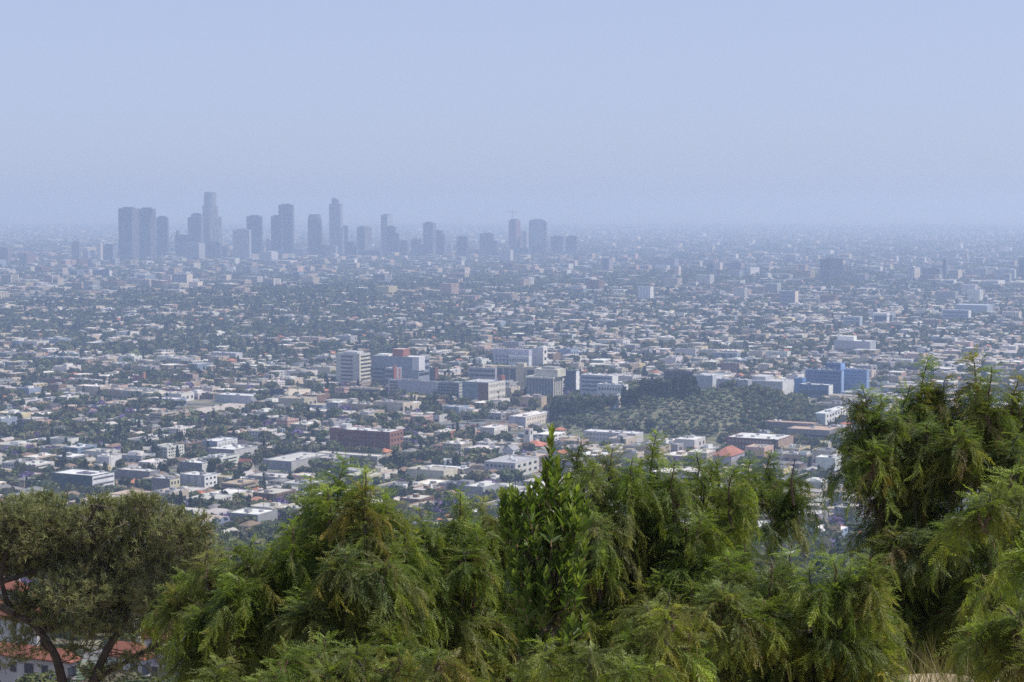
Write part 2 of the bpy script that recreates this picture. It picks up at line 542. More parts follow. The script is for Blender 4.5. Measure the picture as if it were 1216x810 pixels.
def build_apartment(s, sink, detail=True):
    w, l, h, wc, rc = s['w'], s['l'], s['h'], s['wall'], s['roof']
    rng = random.Random(s['seed'])
    nst = max(2, round(h / 3.0))
    sink('wall').box(-w / 2, w / 2, -l / 2, l / 2, -1.5, h, wc, PAINT, rc, ROOF, False)
    flat_top(sink, w, l, h, rc, tuple(min(.8, c * 1.1) for c in wc), rng, rng.choice([1, 2, 3]), .8, detail)
    nb = max(3, int(w / 3.6)); nr = max(2, int(l / 3.6))
    if detail:
        st = rng.random()
        if st < .6:
            facade(sink, 'f', w, l, .6, h, 'grid', nst, min(nb, 9), GL)
            facade(sink, 'r', w, l, .6, h, 'grid', nst, min(nr, 9), GL)
        else:
            facade(sink, 'f', w, l, .6, h, 'bands', nst, col=GL, fill=.4)
            facade(sink, 'r', w, l, .6, h, 'bands', nst, col=GL, fill=.4, a0=.15, a1=.85)
            for k in range(1, nst):
                fbox(sink('balcony', True), 'f', w, l, .08, .92, k * h / nst - .1, k * h / nst + .9, 1.1, tuple(c * .9 for c in wc))
        if rng.random() < .5:
            x = rng.uniform(-.3, .3) * w
            sink('stair_tower').box(x - 2, x + 2, -1.5, 2.5, h, h + 2.7, wc, PAINT, rc, ROOF)
    else:
        mb = sink('wall')
        for k in range(nst):
            for face, n in (('f', max(2, nb // 2)), ('r', max(2, nr // 2))):
                for j in range(n):
                    fbox(mb, face, w, l, (j + .22) / n, (j + .7) / n, h * (k + .3) / nst, h * (k + .72) / nst, .06, GL, GLASS)

def build_shop(s, sink, detail=True):
    w, l, h, wc, rc = s['w'], s['l'], s['h'], s['wall'], s['roof']
    rng = random.Random(s['seed'])
    sink('wall').box(-w / 2, w / 2, -l / 2, l / 2, -1.5, h, wc, PAINT, rc, ROOF, False)
    flat_top(sink, w, l, h, rc, tuple(min(.75, c * 1.05) for c in wc), rng, rng.choice([2, 3, 4, 6]), .9, detail)
    if detail:
        n = max(2, int(w / 7))
        for j in range(min(n, 6)):
            fbox(sink(rng.choice(['window', 'window', 'door']), True), 'f', w, l, (j + .2) / n, (j + .8) / n, .3, min(3, h * .6), .06, GL, GLASS)
        n = max(1, int(l / 9))
        for j in range(min(n, 5)):
            if rng.random() < .6:
                fbox(sink('window', True), 'r', w, l, (j + .3) / n, (j + .7) / n, h * .35, h * .7, .06, GL, GLASS)
        if rng.random() < .5:
            x = rng.uniform(-.3, .1) * w
            sink('upper_storey').box(x, x + w * .3, -l * .2, l * .25, h, h + rng.uniform(2.2, 3.6), rng.choice([wc, WHITE, GREY]), PAINT, rc, ROOF)
    else:
        mb = sink('wall')
        fbox(mb, 'f', w, l, .1, .9, h * .15, h * .5, .06, GL, GLASS)
        if w > 22:
            x = rng.uniform(-.3, .1) * w
            mb.box(x, x + w * .25, -l * .2, l * .2, h - .5, h + 2.6, wc, PAINT, rc, ROOF)

BUILD = {'house': build_house, 'apartment_building': build_apartment, 'shop_building': build_shop}

# ------------------------------------------------------------------ landmark buildings fitted to their place in the city
def fit(px0, pxm, px1, ytop, ybase, rz=GRID, depth=20.0, width=None, D=None):
    """footprint and height of a box whose near corner stands at (pxm, ybase)"""
    C = hit(pxm, ybase) if D is None else P(pxm, ybase, D)
    ux, uy = math.cos(rz), math.sin(rz)
    vx, vy = -math.sin(rz), math.cos(rz)
    def bis(f, lo, hi):
        for _ in range(50):
            m = (lo + hi) / 2
            if f(m): lo = m
            else: hi = m
        return (lo + hi) / 2
    w = width or bis(lambda t: proj(C.x - ux * t, C.y - uy * t, C.z)[0] > px0, 0, 3000)
    l = bis(lambda t: proj(C.x + vx * t, C.y + vy * t, C.z)[0] < px1, 0, 3000) if px1 > pxm + .05 else depth
    l = min(l, 220)
    h = bis(lambda t: proj(C.x, C.y, C.z + t)[1] > ytop, 0, 800)
    cx = C.x - ux * w / 2 + vx * l / 2; cy_ = C.y - uy * w / 2 + vy * l / 2
    zb = min(C.z, g1(cx, cy_))
    return (cx, cy_, C.z), w, l, h, rz

FOOT = []          # occupied circles/boxes: (x, y, w, l, rz)
LM = []            # landmarks usable in labels: (short name, px, py)
def occupy(loc, w, l, rz, m=6):
    FOOT.append((loc[0], loc[1], w / 2 + m, l / 2 + m, math.cos(rz), math.sin(rz)))
def blocked(x, y, r=0):
    for fx, fy, a, b_, c, s in FOOT:
        dx, dy = x - fx, y - fy
        if abs(dx) > a + b_ + r or abs(dy) > a + b_ + r: continue
        if abs(dx * c + dy * s) < a + r and abs(-dx * s + dy * c) < b_ + r: return True
    return False

def landmark(name, cat, label, px, ytop, ybase, wall=LGREY, roof=LGREY, front=None, right=None, short=None, rz=GRID, depth=20, group=None,
             side=None, extra=None, equip=3, par=.8, D=None):
    global SINGLE_WINDOWS
    px0, pxm, px1 = px
    SINGLE_WINDOWS = ybase > 400
    loc, w, l, h, rz = fit(px0, pxm, px1, ytop, ybase, rz, depth, D=D)
    s = Sink()
    rng = random.Random(int(px0 * 7 + ybase * 13))
    s('wall').box(-w / 2, w / 2, -l / 2, l / 2, -3, h, wall, PAINT, roof, ROOF, False)
    flat_top(s, w, l, h, roof, tuple(min(.75, c * 1.08) for c in wall), rng, equip, par)
    if side is not None:      # right-hand face in its own colour, mostly lightened with sunlight painted in
        fbox(s('sunlit_coloured_side'), 'r', w, l, 0.001, .999, 0, h - .05, .05, side)
    for face, st in (('f', front), ('r', right)):
        for q in (st if isinstance(st, list) else [st] if st else []):
            q = dict(q); z0 = q.pop('z0', .06) * h; z1 = q.pop('z1', .98) * h
            facade(s, face, w, l, z0, z1, **q)
    if extra: extra(s, w, l, h, rng)
    SINGLE_WINDOWS = False
    r = s.finish(name, loc, rz)
    tag(r, label, cat, group)
    occupy(loc, w, l, rz)
    if short: LM.append((short, (px0 + px1) / 2, ybase - 2))
    return r

def bands(n, **k): return dict(style='bands', n=n, **k)
def strips(n, **k): return dict(style='strips', n=n, **k)
def grid(n, nb, **k): return dict(style='grid', n=n, nb=nb, **k)
def add_box(part, x0, x1, y0, y1, z0, z1, col, top=None, m=PAINT):
    """extra mass in fractions of the building (x, y across the plan, z of its height)"""
    def f(s, w, l, h, rng):
        s(part, True).box(-w / 2 + x0 * w, -w / 2 + x1 * w, -l / 2 + y0 * l, -l / 2 + y1 * l, z0 * h, z1 * h, col, m, top or col, ROOF)
    return f
def several(*fs):
    def f(s, w, l, h, rng):
        for q in fs: q(s, w, l, h, rng)
    return f

def landmarks():
    L = landmark
    OB = 'office building'
    # --- the hospital cluster in the middle
    L('office_building', OB, 'tall grey office slab with eight pale window bands and a lit cream end', (399, 427, 440), 421, 460, (.4, .4, .38), LGREY,
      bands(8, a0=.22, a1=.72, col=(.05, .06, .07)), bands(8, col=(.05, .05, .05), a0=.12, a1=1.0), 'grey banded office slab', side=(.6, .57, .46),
      extra=add_box('plant_room', .2, .8, .2, .8, 1, 1.07, LGREY))
    L('hospital_building', 'hospital', 'blue grey hospital block with a red brick box on its roof', (441, 497, 510), 425, 459, (.24, .27, .33), WHITE,
      [bands(4, z0=.05, z1=.62, a0=.02, a1=.3, col=(.03, .04, .07)), strips(1, a0=.27, a1=.31, z0=.02, z1=.66, fill=1, col=DARK)], bands(3, z0=.3, z1=.95), 'hospital with red roof box',
      extra=several(add_box('brick_penthouse', .42, .64, .15, .75, 1.0, 1.27, BRICKRED, (.5, .4, .36)), add_box('white_end_block', .88, 1.02, -.04, .5, .55, 1.03, (.6, .6, .62)),
                    add_box('roof_plant', .05, .3, .3, .8, 1.0, 1.06, WHITE)))
    L('hospital_wing', 'hospital', 'narrow hospital wing with brick stair shafts before the blue grey block', (457, 468, 477), 438, 462, (.3, .31, .36), LGREY,
      bands(4, col=(.05, .07, .1)), strips(2, col=BRICKRED, m=PAINT, fill=.5), extra=add_box('stair_shaft', .9, 1.05, -.06, .3, 0, 1.15, BRICKRED))
    L('hospital_wing', 'hospital', 'long teal glazed hospital wing with a thin white roof edge', (478, 516, 520), 437, 456, (.2, .25, .28), (.5, .55, .55),
      strips(14, col=(.05, .1, .12), fill=.7), None, extra=add_box('brick_shaft', .97, 1.03, -.05, .9, 0, 1.05, BRICK))
    L('hospital_building', 'hospital', 'long blank lavender grey hospital wall with window bands at both ends', (461, 519, 523), 454, 474, (.34, .34, .4), LGREY,
      bands(5, a0=.03, a1=.2, col=DARK), bands(5, col=DARK), 'blank lavender hospital wall', equip=10)
    L('hospital_building', 'hospital', 'dark banded hospital block right beside the blank lavender wall', (520, 545, 549), 455, 475, (.22, .24, .28), GREY, bands(5, col=DARK, fill=.6), bands(5, col=(.5, .5, .42), m=PAINT), equip=6)
    L('parking_structure', 'parking garage', 'long cream terraced garage in front of the grey banded office', (414, 452, 457), 462, 473, CREAM, TAN, bands(2, col=DARK), bands(2, col=DARK), 'cream terraced garage')
    L('apartment_building', 'apartment building', 'small pink and cream block at the left end of the terraced garage', (398, 409, 415), 461, 475, PINK, CREAM, grid(3, 3), grid(3, 2))
    L('hospital_building', 'hospital', 'hospital block half glass half red brick with a bright white end', (549, 580, 600), 455, 479, (.22, .25, .3), (.4, .4, .4),
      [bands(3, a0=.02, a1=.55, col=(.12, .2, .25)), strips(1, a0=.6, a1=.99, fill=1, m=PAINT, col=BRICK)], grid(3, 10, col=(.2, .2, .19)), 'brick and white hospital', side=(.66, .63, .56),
      extra=add_box('brick_tower', .88, 1.0, .8, 1.0, .8, 1.25, BRICKRED))
    L('hospital_building', 'hospital', 'low lavender hospital block with a row of dark openings before the white tower', (556, 588, 592), 438, 455, (.35, .33, .38), CREAM, bands(2, col=DARK, z0=.35, fill=.4), None)
    L('medical_building', 'hospital', 'white medical block with a dark square window grid under blank top floors', (586, 628, 632), 416, 441, (.42, .42, .5), WHITE,
      grid(4, 9, z0=.05, z1=.75, col=(.04, .05, .09)), None, 'white gridded medical block', equip=4)
    L('medical_building', 'hospital', 'low white annex standing against the gridded medical block', (604, 628, 631), 424, 442, (.56, .57, .6), WHITE, grid(2, 8), None)
    L('hospital_tower', 'tower', 'slim white stair tower with a sunlit edge beside the gridded block', (632, 645, 650), 414, 440, (.5, .5, .52), WHITE, None, grid(3, 1, col=GL), 'slim white tower', side=(.72, .68, .62),
      extra=several(add_box('cap_gable', .75, 1.0, 0, 1, 1, 1.08, WHITE), add_box('left_pier', -.08, .06, 0, 1, 0, .95, WHITE)))
    L('office_tower', OB, 'beige office tower with dark glass strips and a blank beige centre pier', (590, 640, 645), 437, 464, (.46, .42, .32), (.6, .57, .45),
      [strips(3, a0=.0, a1=.46, col=(.06, .08, .1), z1=.93, fill=.85), strips(1, a0=.72, a1=.97, col=(.06, .08, .1), z1=.9, fill=1)], None, 'beige office tower',
      extra=add_box('centre_pier', .47, .66, -.12, .5, 0, 1.18, (.52, .47, .34)))
    L('office_tower', OB, 'dark glass office block with pale fins and a stepped cream roof storey', (625, 657, 668), 449, 478, (.12, .14, .18), (.5, .5, .45),
      strips(8, col=(.4, .4, .37), m=PAINT, fill=.14, z1=1.0), strips(4, col=(.05, .06, .08), fill=.5), 'dark finned office block', side=(.55, .52, .44),
      extra=several(add_box('cornice', -.02, 1.02, -.03, 1.02, .96, 1.03, (.6, .58, .5)), add_box('roof_storey', .24, 1.1, .15, 1.05, 1.03, 1.33, (.55, .53, .44)),
                    add_box('roof_plant', .45, .95, .3, .9, 1.33, 1.42, (.3, .3, .3))))
    L('office_tower', OB, 'slim dark blue office slab with a bright white edge', (670, 684, 688), 441, 469, (.06, .085, .14), LGREY, bands(7, col=(.04, .06, .11)), None, 'dark blue slab', side=(.75, .75, .74))
    L('hospital_building', 'hospital', 'long white hospital with ribbon windows and blank sunlit end', (689, 727, 734), 447, 468, (.42, .44, .5), WHITE, bands(4, col=(.09, .13, .2), fill=.42), None, 'ribbon windowed hospital', side=WHITE)
    L('parking_structure', 'parking garage', 'white garage deck with a row of dark openings near the cypress row', (709, 741, 746), 458, 469, (.6, .6, .62), LGREY, grid(1, 9, col=DARK, z0=.25, z1=.85), None, equip=9)
    L('office_building', OB, 'small dark glass block with a white centre pier at the hill foot', (724, 733, 737), 471, 486, (.07, .1, .14), WHITE, strips(1, a0=.5, a1=.9, col=(.3, .36, .42), m=PAINT, fill=1), None, side=(.6, .58, .52))
    # --- right: blue hospital and grey studio blocks
    L('hospital_building', 'hospital', 'big bright blue hospital wing with rows of dark windows', (957, 999, 1002), 441, 469, (.12, .185, .32), (.2, .28, .42), [bands(6, col=(.03, .08, .24), fill=.45)], None, 'big blue hospital', side=(.24, .35, .55), equip=7)
    L('hospital_building', 'hospital', 'upper blue hospital tower rising behind the big blue wing', (980, 998, 1003), 432, 466, (.12, .185, .33), (.25, .3, .4), bands(3, z0=.6, col=(.03, .08, .22)), None, side=(.2, .33, .6))
    L('hospital_building', 'hospital', 'paler blue hospital wing with a fine window grid facing the sun', (1001, 1029, 1032), 440, 466, (.2, .3, .48), (.3, .42, .6), grid(6, 11, col=(.05, .13, .34)), None, 'pale blue hospital wing')
    L('entrance_building', 'hospital', 'low blue hospital entrance block with a white canopy band', (948, 984, 989), 458, 473, (.09, .15, .28), WHITE, bands(1, col=(.03, .05, .1), z0=.1, z1=.7), None, side=WHITE)
    L('shop_building', 'building', 'small sky blue building left of the big blue hospital', (943, 953, 957), 450, 466, (.13, .27, .5), (.5, .55, .65), None, None)
    L('studio_building', 'building', 'wide pale grey studio block with two dark openings and a bright end', (892, 929, 942), 454, 473, (.4, .4, .42), LGREY, grid(1, 3, col=DARK, z0=.2, z1=.7), None, 'pale grey studio block', side=(.6, .6, .58), extra=add_box('upper_block', -.1, .35, .3, 1, .9, 1.25, (.42, .42, .44), LGREY))
    L('studio_building', 'building', 'long grey studio shed behind the hilltop trees', (850, 888, 893), 452, 466, (.33, .34, .38), (.5, .5, .5), None, None, equip=4)
    L('studio_building', 'building', 'grey flat block just right of the cypress row', (822, 846, 860), 447, 464, (.36, .38, .42), (.42, .43, .46), None, None, side=(.48, .5, .53))
    L('office_building', OB, 'dark brown low slab rising behind the cypress row', (788, 823, 826), 442, 456, (.1, .085, .085), LGREY, bands(2, col=DARK), None)
    L('studio_building', 'building', 'brown walled block with a pale roof above the grey studios', (856, 878, 882), 432, 444, (.2, .14, .13), LGREY, None, None, 'brown walled block', side=(.55, .45, .36))
    L('warehouse', 'warehouse', 'large pale roofed warehouse with stepped white roof beyond the blue hospital', (990, 1033, 1040), 406, 421, (.38, .38, .41), (.6, .6, .58), bands(1, col=(.2, .2, .22), z0=.2, z1=.5), None, 'stepped white warehouse', extra=add_box('clerestory', .05, .5, .3, .8, 1, 1.35, WHITE))
    # --- foot of the hill, right
    L('studio_building', 'building', 'white building with blue grey front and sloping pale roof at the hill end', (967, 980, 1008), 492, 505, (.45, .5, .58), (.6, .6, .58), None, grid(2, 8), 'white hill end building', side=(.68, .67, .66))
    L('school_building', 'school', 'long school block with a tan flat roof below the hill', (908, 966, 972), 504, 520, (.18, .16, .17), (.45, .32, .24), bands(1, col=DARK, z0=.4, z1=.7), None, 'upper tan roofed school', equip=2)
    L('school_building', 'school', 'wide school wing with the largest tan roof, nearest the big pepper tree', (934, 985, 998), 512, 525, (.2, .18, .19), (.45, .33, .25), bands(1, col=DARK, z0=.3, z1=.7), None, 'wide tan roofed wing')
    L('school_building', 'school', 'long dark red brick school with white roof below the tan roofs', (862, 924, 942), 523, 537, (.15, .07, .065), (.6, .6, .58), grid(2, 14, col=(.3, .28, .27)), None, 'dark red brick school', equip=9, side=(.35, .26, .2))
    L('storage_shed', 'shed', 'small bluish white shed at the foot of the olive hill', (901, 911, 914), 513, 520, (.5, .55, .62), WHITE, None, None)
    # --- middle: brick building, sheds, lots
    L('brick_building', 'building', 'long dark red brick building of three storeys with white flat roof', (393, 463, 479), 514, 535, (.165, .075, .065), (.56, .56, .54), [grid(4, 22, col=(.06, .03, .035), fill=.55)], grid(3, 4, col=GL), 'long red brick building', side=(.26, .13, .1),
      extra=several(add_box('corner_tower', -.01, .14, -.03, .5, 0, 1.12, (.19, .085, .08), LGREY), add_box('roof_shed', .1, .22, .2, .6, 1.0, 1.28, LGREY)), equip=12)
    L('shop_building', 'building', 'white roofed shop with a terracotta wall beyond the red brick building', (515, 526, 541), 514, 524, (.55, .46, .38), (.66, .64, .6), None, None, side=(.42, .17, .12))
    L('warehouse', 'warehouse', 'long grey warehouse with pale roof, lowest of the big sheds', (312, 346, 392), 549, 559, (.24, .25, .29), (.46, .45, .42), [strips(4, col=(.14, .15, .18), m=PAINT, fill=.1)], None, 'long grey warehouse', equip=5, side=(.4, .4, .4))
    L('parking_structure', 'parking garage', 'wide pale parking deck in front of the red brick building', (375, 448, 458), 543, 553, (.36, .34, .31), (.5, .48, .43), bands(1, col=DARK, z0=.3, z1=.75), None, 'pale parking deck', equip=0)
    L('warehouse', 'warehouse', 'white shed with a bright ribbed side and blue grey front', (240, 258, 282), 525, 537, (.26, .29, .38), (.66, .66, .64), None, grid(1, 6, col=(.4, .4, .4), z0=.5), 'white ribbed shed', side=(.68, .68, .66))
    L('warehouse', 'warehouse', 'low dark fronted shed with white roof below the ribbed shed', (246, 278, 306), 535, 545, (.2, .2, .22), (.62, .62, .6), strips(10, col=(.4, .4, .4), m=PAINT, fill=.2), None, equip=7, side=LGREY)
    L('shop_building', 'building', 'white vaulted shop right of the dark fronted shed', (213, 240, 252), 551, 562, (.14, .14, .15), (.68, .67, .65), None, None, side=(.62, .62, .6))
    L('office_building', OB, 'modern office with dark green glass front and white frame, nearest the pine', (61, 110, 136), 566, 588, (.09, .125, .13), (.64, .63, .62), [strips(5, col=(.05, .08, .085), fill=.92, z1=.96)], bands(3, col=(.12, .13, .15), fill=.35), 'green glass office', side=(.66, .66, .68), extra=several(add_box('skylight', .45, .8, .3, .6, 1.0, 1.06, (.12, .13, .16)), add_box('white_end', .72, .99, -.1, .04, -.05, .4, WHITE)))
    L('apartment_building', 'apartment building', 'yellow apartment house with a brown roof above the green glass office', (102, 124, 132), 555, 567, YELLOW, (.26, .18, .13), grid(3, 6, col=(.25, .17, .1)), grid(3, 3), 'yellow apartment house')
    L('warehouse', 'warehouse', 'wide grey block with pale roof just right of the yellow apartments', (138, 178, 190), 561, 576, (.2, .2, .22), (.52, .5, .47), None, None, 'wide grey block', equip=2)
    L('apartment_building', 'apartment building', 'grey sided apartment block with cream front in the row of white flats', (180, 202, 214), 570, 588, (.17, .17, .185), LGREY, None, grid(2, 3, col=GL), 'row of white flats', side=(.56, .52, .38))
    L('apartment_building', 'apartment building', 'white apartment block with sunlit side, right end of the row of flats', (214, 243, 258), 566, 586, (.34, .35, .38), (.62, .62, .6), strips(3, col=(.5, .5, .5), m=PAINT), grid(3, 3), side=(.7, .7, .68))
    L('modern_building', 'building', 'modern pavilion with two stacked white flat roofs over dark glass', (498, 547, 562), 559, 569, (.06, .065, .075), (.66, .66, .66), [strips(8, col=(.25, .25, .26), m=PAINT, fill=.1)], None, 'stacked white pavilion', side=DGREY, extra=add_box('lower_storey', -.05, .9, -.5, .0, -.8, .1, (.45, .46, .5), WHITE))
    L('apartment_building', 'apartment building', 'pale grey flats with a dark roof beside the round dark tree', (575, 612, 640), 551, 567, (.4, .4, .42), (.36, .36, .37), grid(2, 7, col=GL), grid(2, 4), 'pale grey flats', side=(.55, .53, .48))
    L('warehouse', 'warehouse', 'bright cream warehouse with window row facing the sun', (604, 624, 656), 496, 508, (.38, .38, .45), (.68, .64, .58), None, grid(2, 10, col=(.35, .3, .26)), 'cream warehouse', side=(.7, .64, .55), equip=3)
    L('warehouse', 'warehouse', 'white low shop in front of the cream warehouse', (570, 587, 603), 509, 522, (.5, .48, .46), (.68, .66, .64), None, grid(1, 6, col=(.3, .28, .26)), side=(.68, .65, .6))
    L('motel_building', 'building', 'long white two storey block at the front of the olive hill', (693, 755, 764), 516, 527, (.5, .48, .5), (.62, .6, .6), grid(2, 14, col=(.2, .2, .22)), None, 'long white motel block', equip=6)
    # --- left middle
    L('market_building', 'building', 'long brown walled market with a white roof left of the cream stores', (44, 75, 79), 451, 458, (.17, .1, .09), (.68, .66, .63), None, None, 'brown walled market', equip=3)
    L('shop_building', 'building', 'long white store beyond the brown walled market', (82, 116, 122), 452, 459, (.5, .46, .42), (.68, .67, .65), None, None, equip=6)
    L('apartment_building', 'apartment building', 'white bayed apartment block among green trees, upper left', (250, 280, 288), 420, 430, (.5, .5, .52), (.6, .6, .6), [strips(9, col=(.22, .24, .26), fill=.4)], None, 'white bayed apartments')
    L('billboard_building', 'building', 'dark navy windowless box beside the sandy lot', (320, 336, 338), 463, 475, (.045, .055, .08), DGREY, None, None, 'dark navy box', equip=0)
    L('warehouse', 'warehouse', 'long pale vaulted warehouse left of the dark navy box', (255, 298, 312), 471, 480, (.33, .35, .38), (.58, .58, .58), None, None, 'pale vaulted warehouse', equip=3)
    L('brick_building', 'building', 'small red brick block in the upper left streets', (215, 229, 236), 445, 456, (.2, .09, .09), (.42, .36, .34), grid(2, 4), None, 'small red brick block', side=(.36, .3, .26))
    L('brick_building', 'building', 'little dark red building with orange chimney shaft', (158, 168, 171), 447, 457, (.22, .09, .1), (.5, .4, .36), None, None, extra=add_box('shaft', 1.1, 1.35, 0, .5, 0, 1.5, (.42, .2, .13)))
    # --- upper distance
    L('apartment_tower', 'apartment building', 'cream castle like apartment block, left tower of the hilltop group', (193, 203, 206), 327, 341, (.62, .5, .42), (.5, .36, .28), grid(4, 4, col=(.3, .25, .22)), None, 'cream hilltop apartments', side=(.66, .55, .46))
    L('apartment_tower', 'apartment building', 'grey blue middle block of the hilltop apartment group', (204, 222, 229), 326, 342, (.3, .31, .36), (.5, .45, .42), grid(4, 5), None, side=(.66, .56, .46))
    L('apartment_tower', 'apartment building', 'cream front block of the hilltop apartment group', (224, 235, 241), 335, 346, (.64, .55, .47), (.6, .5, .42), grid(3, 4, col=(.32, .26, .22)), None, side=(.7, .6, .5))
    L('office_building', OB, 'dark low block wrapped in a white concrete frame', (110, 130, 133), 321, 331, (.12, .14, .19), WHITE, strips(1, a0=.1, a1=.9, col=(.07, .09, .13), fill=1, z1=.75), None, 'white framed dark block', side=WHITE)
    L('apartment_tower', 'apartment building', 'pair of white ribbed apartment towers at mid distance', (757, 772, 776), 341, 358, (.4, .42, .48), WHITE, strips(4, col=(.66, .65, .64), m=PAINT, fill=.4), None, 'white ribbed apartments', side=(.66, .64, .62))
    L('office_building', OB, 'grey office with a bright cream end wall beyond the studios', (926, 944, 948), 346, 365, (.26, .28, .33), (.5, .5, .5), bands(4, col=(.16, .18, .24)), None, 'cream ended office', side=(.66, .56, .46))
    L('office_building', OB, 'white portal framed office with dark glass', (1037, 1053, 1056), 373, 387, (.07, .1, .17), WHITE, None, None, 'white portal office', side=(.6, .6, .62), extra=several(add_box('portal_top', -.04, 1.04, -.15, 1, .86, 1.08, WHITE), add_box('portal_leg', -.04, .06, -.15, .2, 0, .9, WHITE)))
    L('office_building', OB, 'long pale banded office left of the portal framed one', (1001, 1021, 1024), 377, 389, (.4, .43, .47), LGREY, bands(3, col=(.12, .16, .24)), None)
    L('office_building', OB, 'wide blue grey banded office with a white end, far right streets', (1119, 1150, 1153), 369, 383, (.32, .34, .42), (.55, .55, .55), bands(3, col=(.12, .15, .23)), None, 'blue grey banded office', side=WHITE)
    L('warehouse', 'warehouse', 'large pale roofed hall behind the blue grey banded office', (1133, 1172, 1179), 363, 374, (.3, .34, .4), (.4, .45, .52), None, None, equip=0)
    L('apartment_building', 'apartment building', 'cream building with a repeated bay front at the far right edge', (1190, 1210, 1213), 371, 381, (.62, .57, .5), (.6, .56, .5), strips(6, col=(.2, .2, .22), fill=.4), None)
    L('warehouse', 'warehouse', 'white walled shop with a dark pink panel between pale sheds', (1117, 1134, 1137), 402, 411, (.64, .62, .58), (.6, .6, .58), strips(1, a0=.2, a1=.75, fill=1, z0=.15, z1=.85, col=(.26, .16, .17), m=PAINT), None, 'white shop with pink panel')

def pitched_landmarks():
    def H(name, cat, label, px, eave, ybase, rise_px, wall, roofc, kind='hip', short=None, group=None):
        px0, pxm, px1 = px
        loc, w, l, h, rz = fit(px0, pxm, px1, eave, ybase, GRID, 14)
        s = Sink()
        s('wall').box(-w / 2, w / 2, -l / 2, l / 2, -3, h, wall, PAINT, None, None, False)
        pitched(s('roof'), w, l, h, rise_px * loc[1] / FPX, kind, roofc, wall, .6)
        for face, span in (('f', w), ('r', l)):
            n = max(2, min(6, int(span / 5)))
            for j in range(n):
                fbox(s('window', True), face, w, l, (j + .5) / n - .6 / span, (j + .5) / n + .6 / span, h * .35, h * .35 + 1.4, .06, GL, GLASS)
        fbox(s('door'), 'f', w, l, .47, .47 + 1.2 / w, .05, 2.2, .06, (.15, .09, .06))
        r = s.finish(name, loc, rz)
        tag(r, label, cat, group)
        occupy(loc, w, l, rz, 3)
        if short: LM.append((short, (px0 + px1) / 2, ybase - 3))
    H('hall_building', 'hall', 'lavender grey hall with a big salmon red hip roof just above the tree tops', (846, 868, 884), 542, 557, 9, (.36, .34, .37), (.34, .14, .095), short='salmon roofed hall')
    H('house', 'house', 'bright red roofed house below the row of white flats', (222, 240, 249), 590, 598, 6, (.5, .42, .36), (.42, .12, .07), short='bright red roofed house')
    H('house', 'house', 'steep red gabled house left of the long grey warehouse', (282, 295, 302), 553, 561, 7, (.55, .5, .46), (.3, .1, .08), 'gable', short='steep red gabled house')
    H('house', 'house', 'broad house with an orange tan hip roof among dark trees', (290, 311, 322), 598, 606, 6, (.5, .45, .4), (.42, .22, .14))
    H('house', 'house', 'white gabled house with a grey roof right of the round dark tree', (597, 609, 617), 535, 543, 6, (.66, .66, .66), (.3, .3, .31), 'gable', short='white gabled house')
    H('church_building', 'church', 'long low church hall with a coral red roof beside a white bell tower', (618, 642, 653), 530, 538, 5, (.5, .44, .4), (.46, .17, .11), short='coral roofed church')
    H('house', 'house', 'pale house with a salmon roof in the gap before the tallest pepper tree', (1014, 1029, 1038), 636, 644, 5, (.55, .5, .46), (.46, .2, .13))
    landmark('bell_tower', 'tower', 'slim white bell tower rising behind the coral red church roof', (622, 629, 633), 510, 531, (.6, .58, .54), (.5, .3, .22), strips(1, a0=.3, a1=.7, z0=.7, z1=.92, fill=1), strips(1, a0=.3, a1=.7, z0=.7, z1=.92, fill=1), equip=0, par=.4)
    landmark('warehouse', 'warehouse', 'grey shed with a white roof edge in the gap left of the tallest pepper tree', (944, 972, 983), 612, 627, (.26, .25, .27), (.5, .48, .46), strips(5, col=(.36, .35, .34), m=PAINT, fill=.3), None, 'gap shed', equip=2)

# ------------------------------------------------------------------ the downtown skyline (about nine kilometres away)
def tower(label, px, ytop, D=9300, col=(.10, .11, .13), side=None, rz=R(-38), ybase=312, extra=None, shape='box', name='office_tower', cat='skyscraper', ribs=0, ribcol=None, group='skyscrapers of the downtown skyline', roof=None):
    px0, pxm, px1 = px
    z0 = 0.0
    d = ray(pxm, ytop); top = CAMH + d.z * D / d.y
    C = P(pxm, 300, D)
    g = g1(C.x, D)
    loc, w, l, h, rz = fit(px0, pxm, px1, ytop, 300, rz, 30, D=D)
    h = top - g
    loc = (loc[0], loc[1], g)
    s = Sink()
    rf = roof or tuple(min(.5, c * 1.8) for c in col)
    if shape == 'box':
        s('shaft').box(-w / 2, w / 2, -l / 2, l / 2, -2, h, col, TOWER, rf, ROOF, False)
        if side: fbox(s('side_wall'), 'r', w, l, .001, .999, 0, h - .5, .4, side, TOWER)  # right face: on most towers the side light is put into this colour
        s('roof_plant').box(-w * .3, w * .3, -l * .3, l * .3, h, h + min(6, h * .03 + 1), tuple(c * .8 for c in col))
        for i in range(ribs):
            fbox(s('facade_rib', True), 'f', w, l, (i + .3) / ribs, (i + .62) / ribs, 2, h - 3, .5, ribcol or LGREY, PAINT)
    if extra: extra(s, w, l, h, rng=random.Random(1))
    r = s.finish(name, loc, rz)
    tag(r, label, cat, group)
    return r

def ring(n, r, ph=0): return [(r * math.cos(ph + 2 * math.pi * i / n), r * math.sin(ph + 2 * math.pi * i / n)) for i in range(n)]

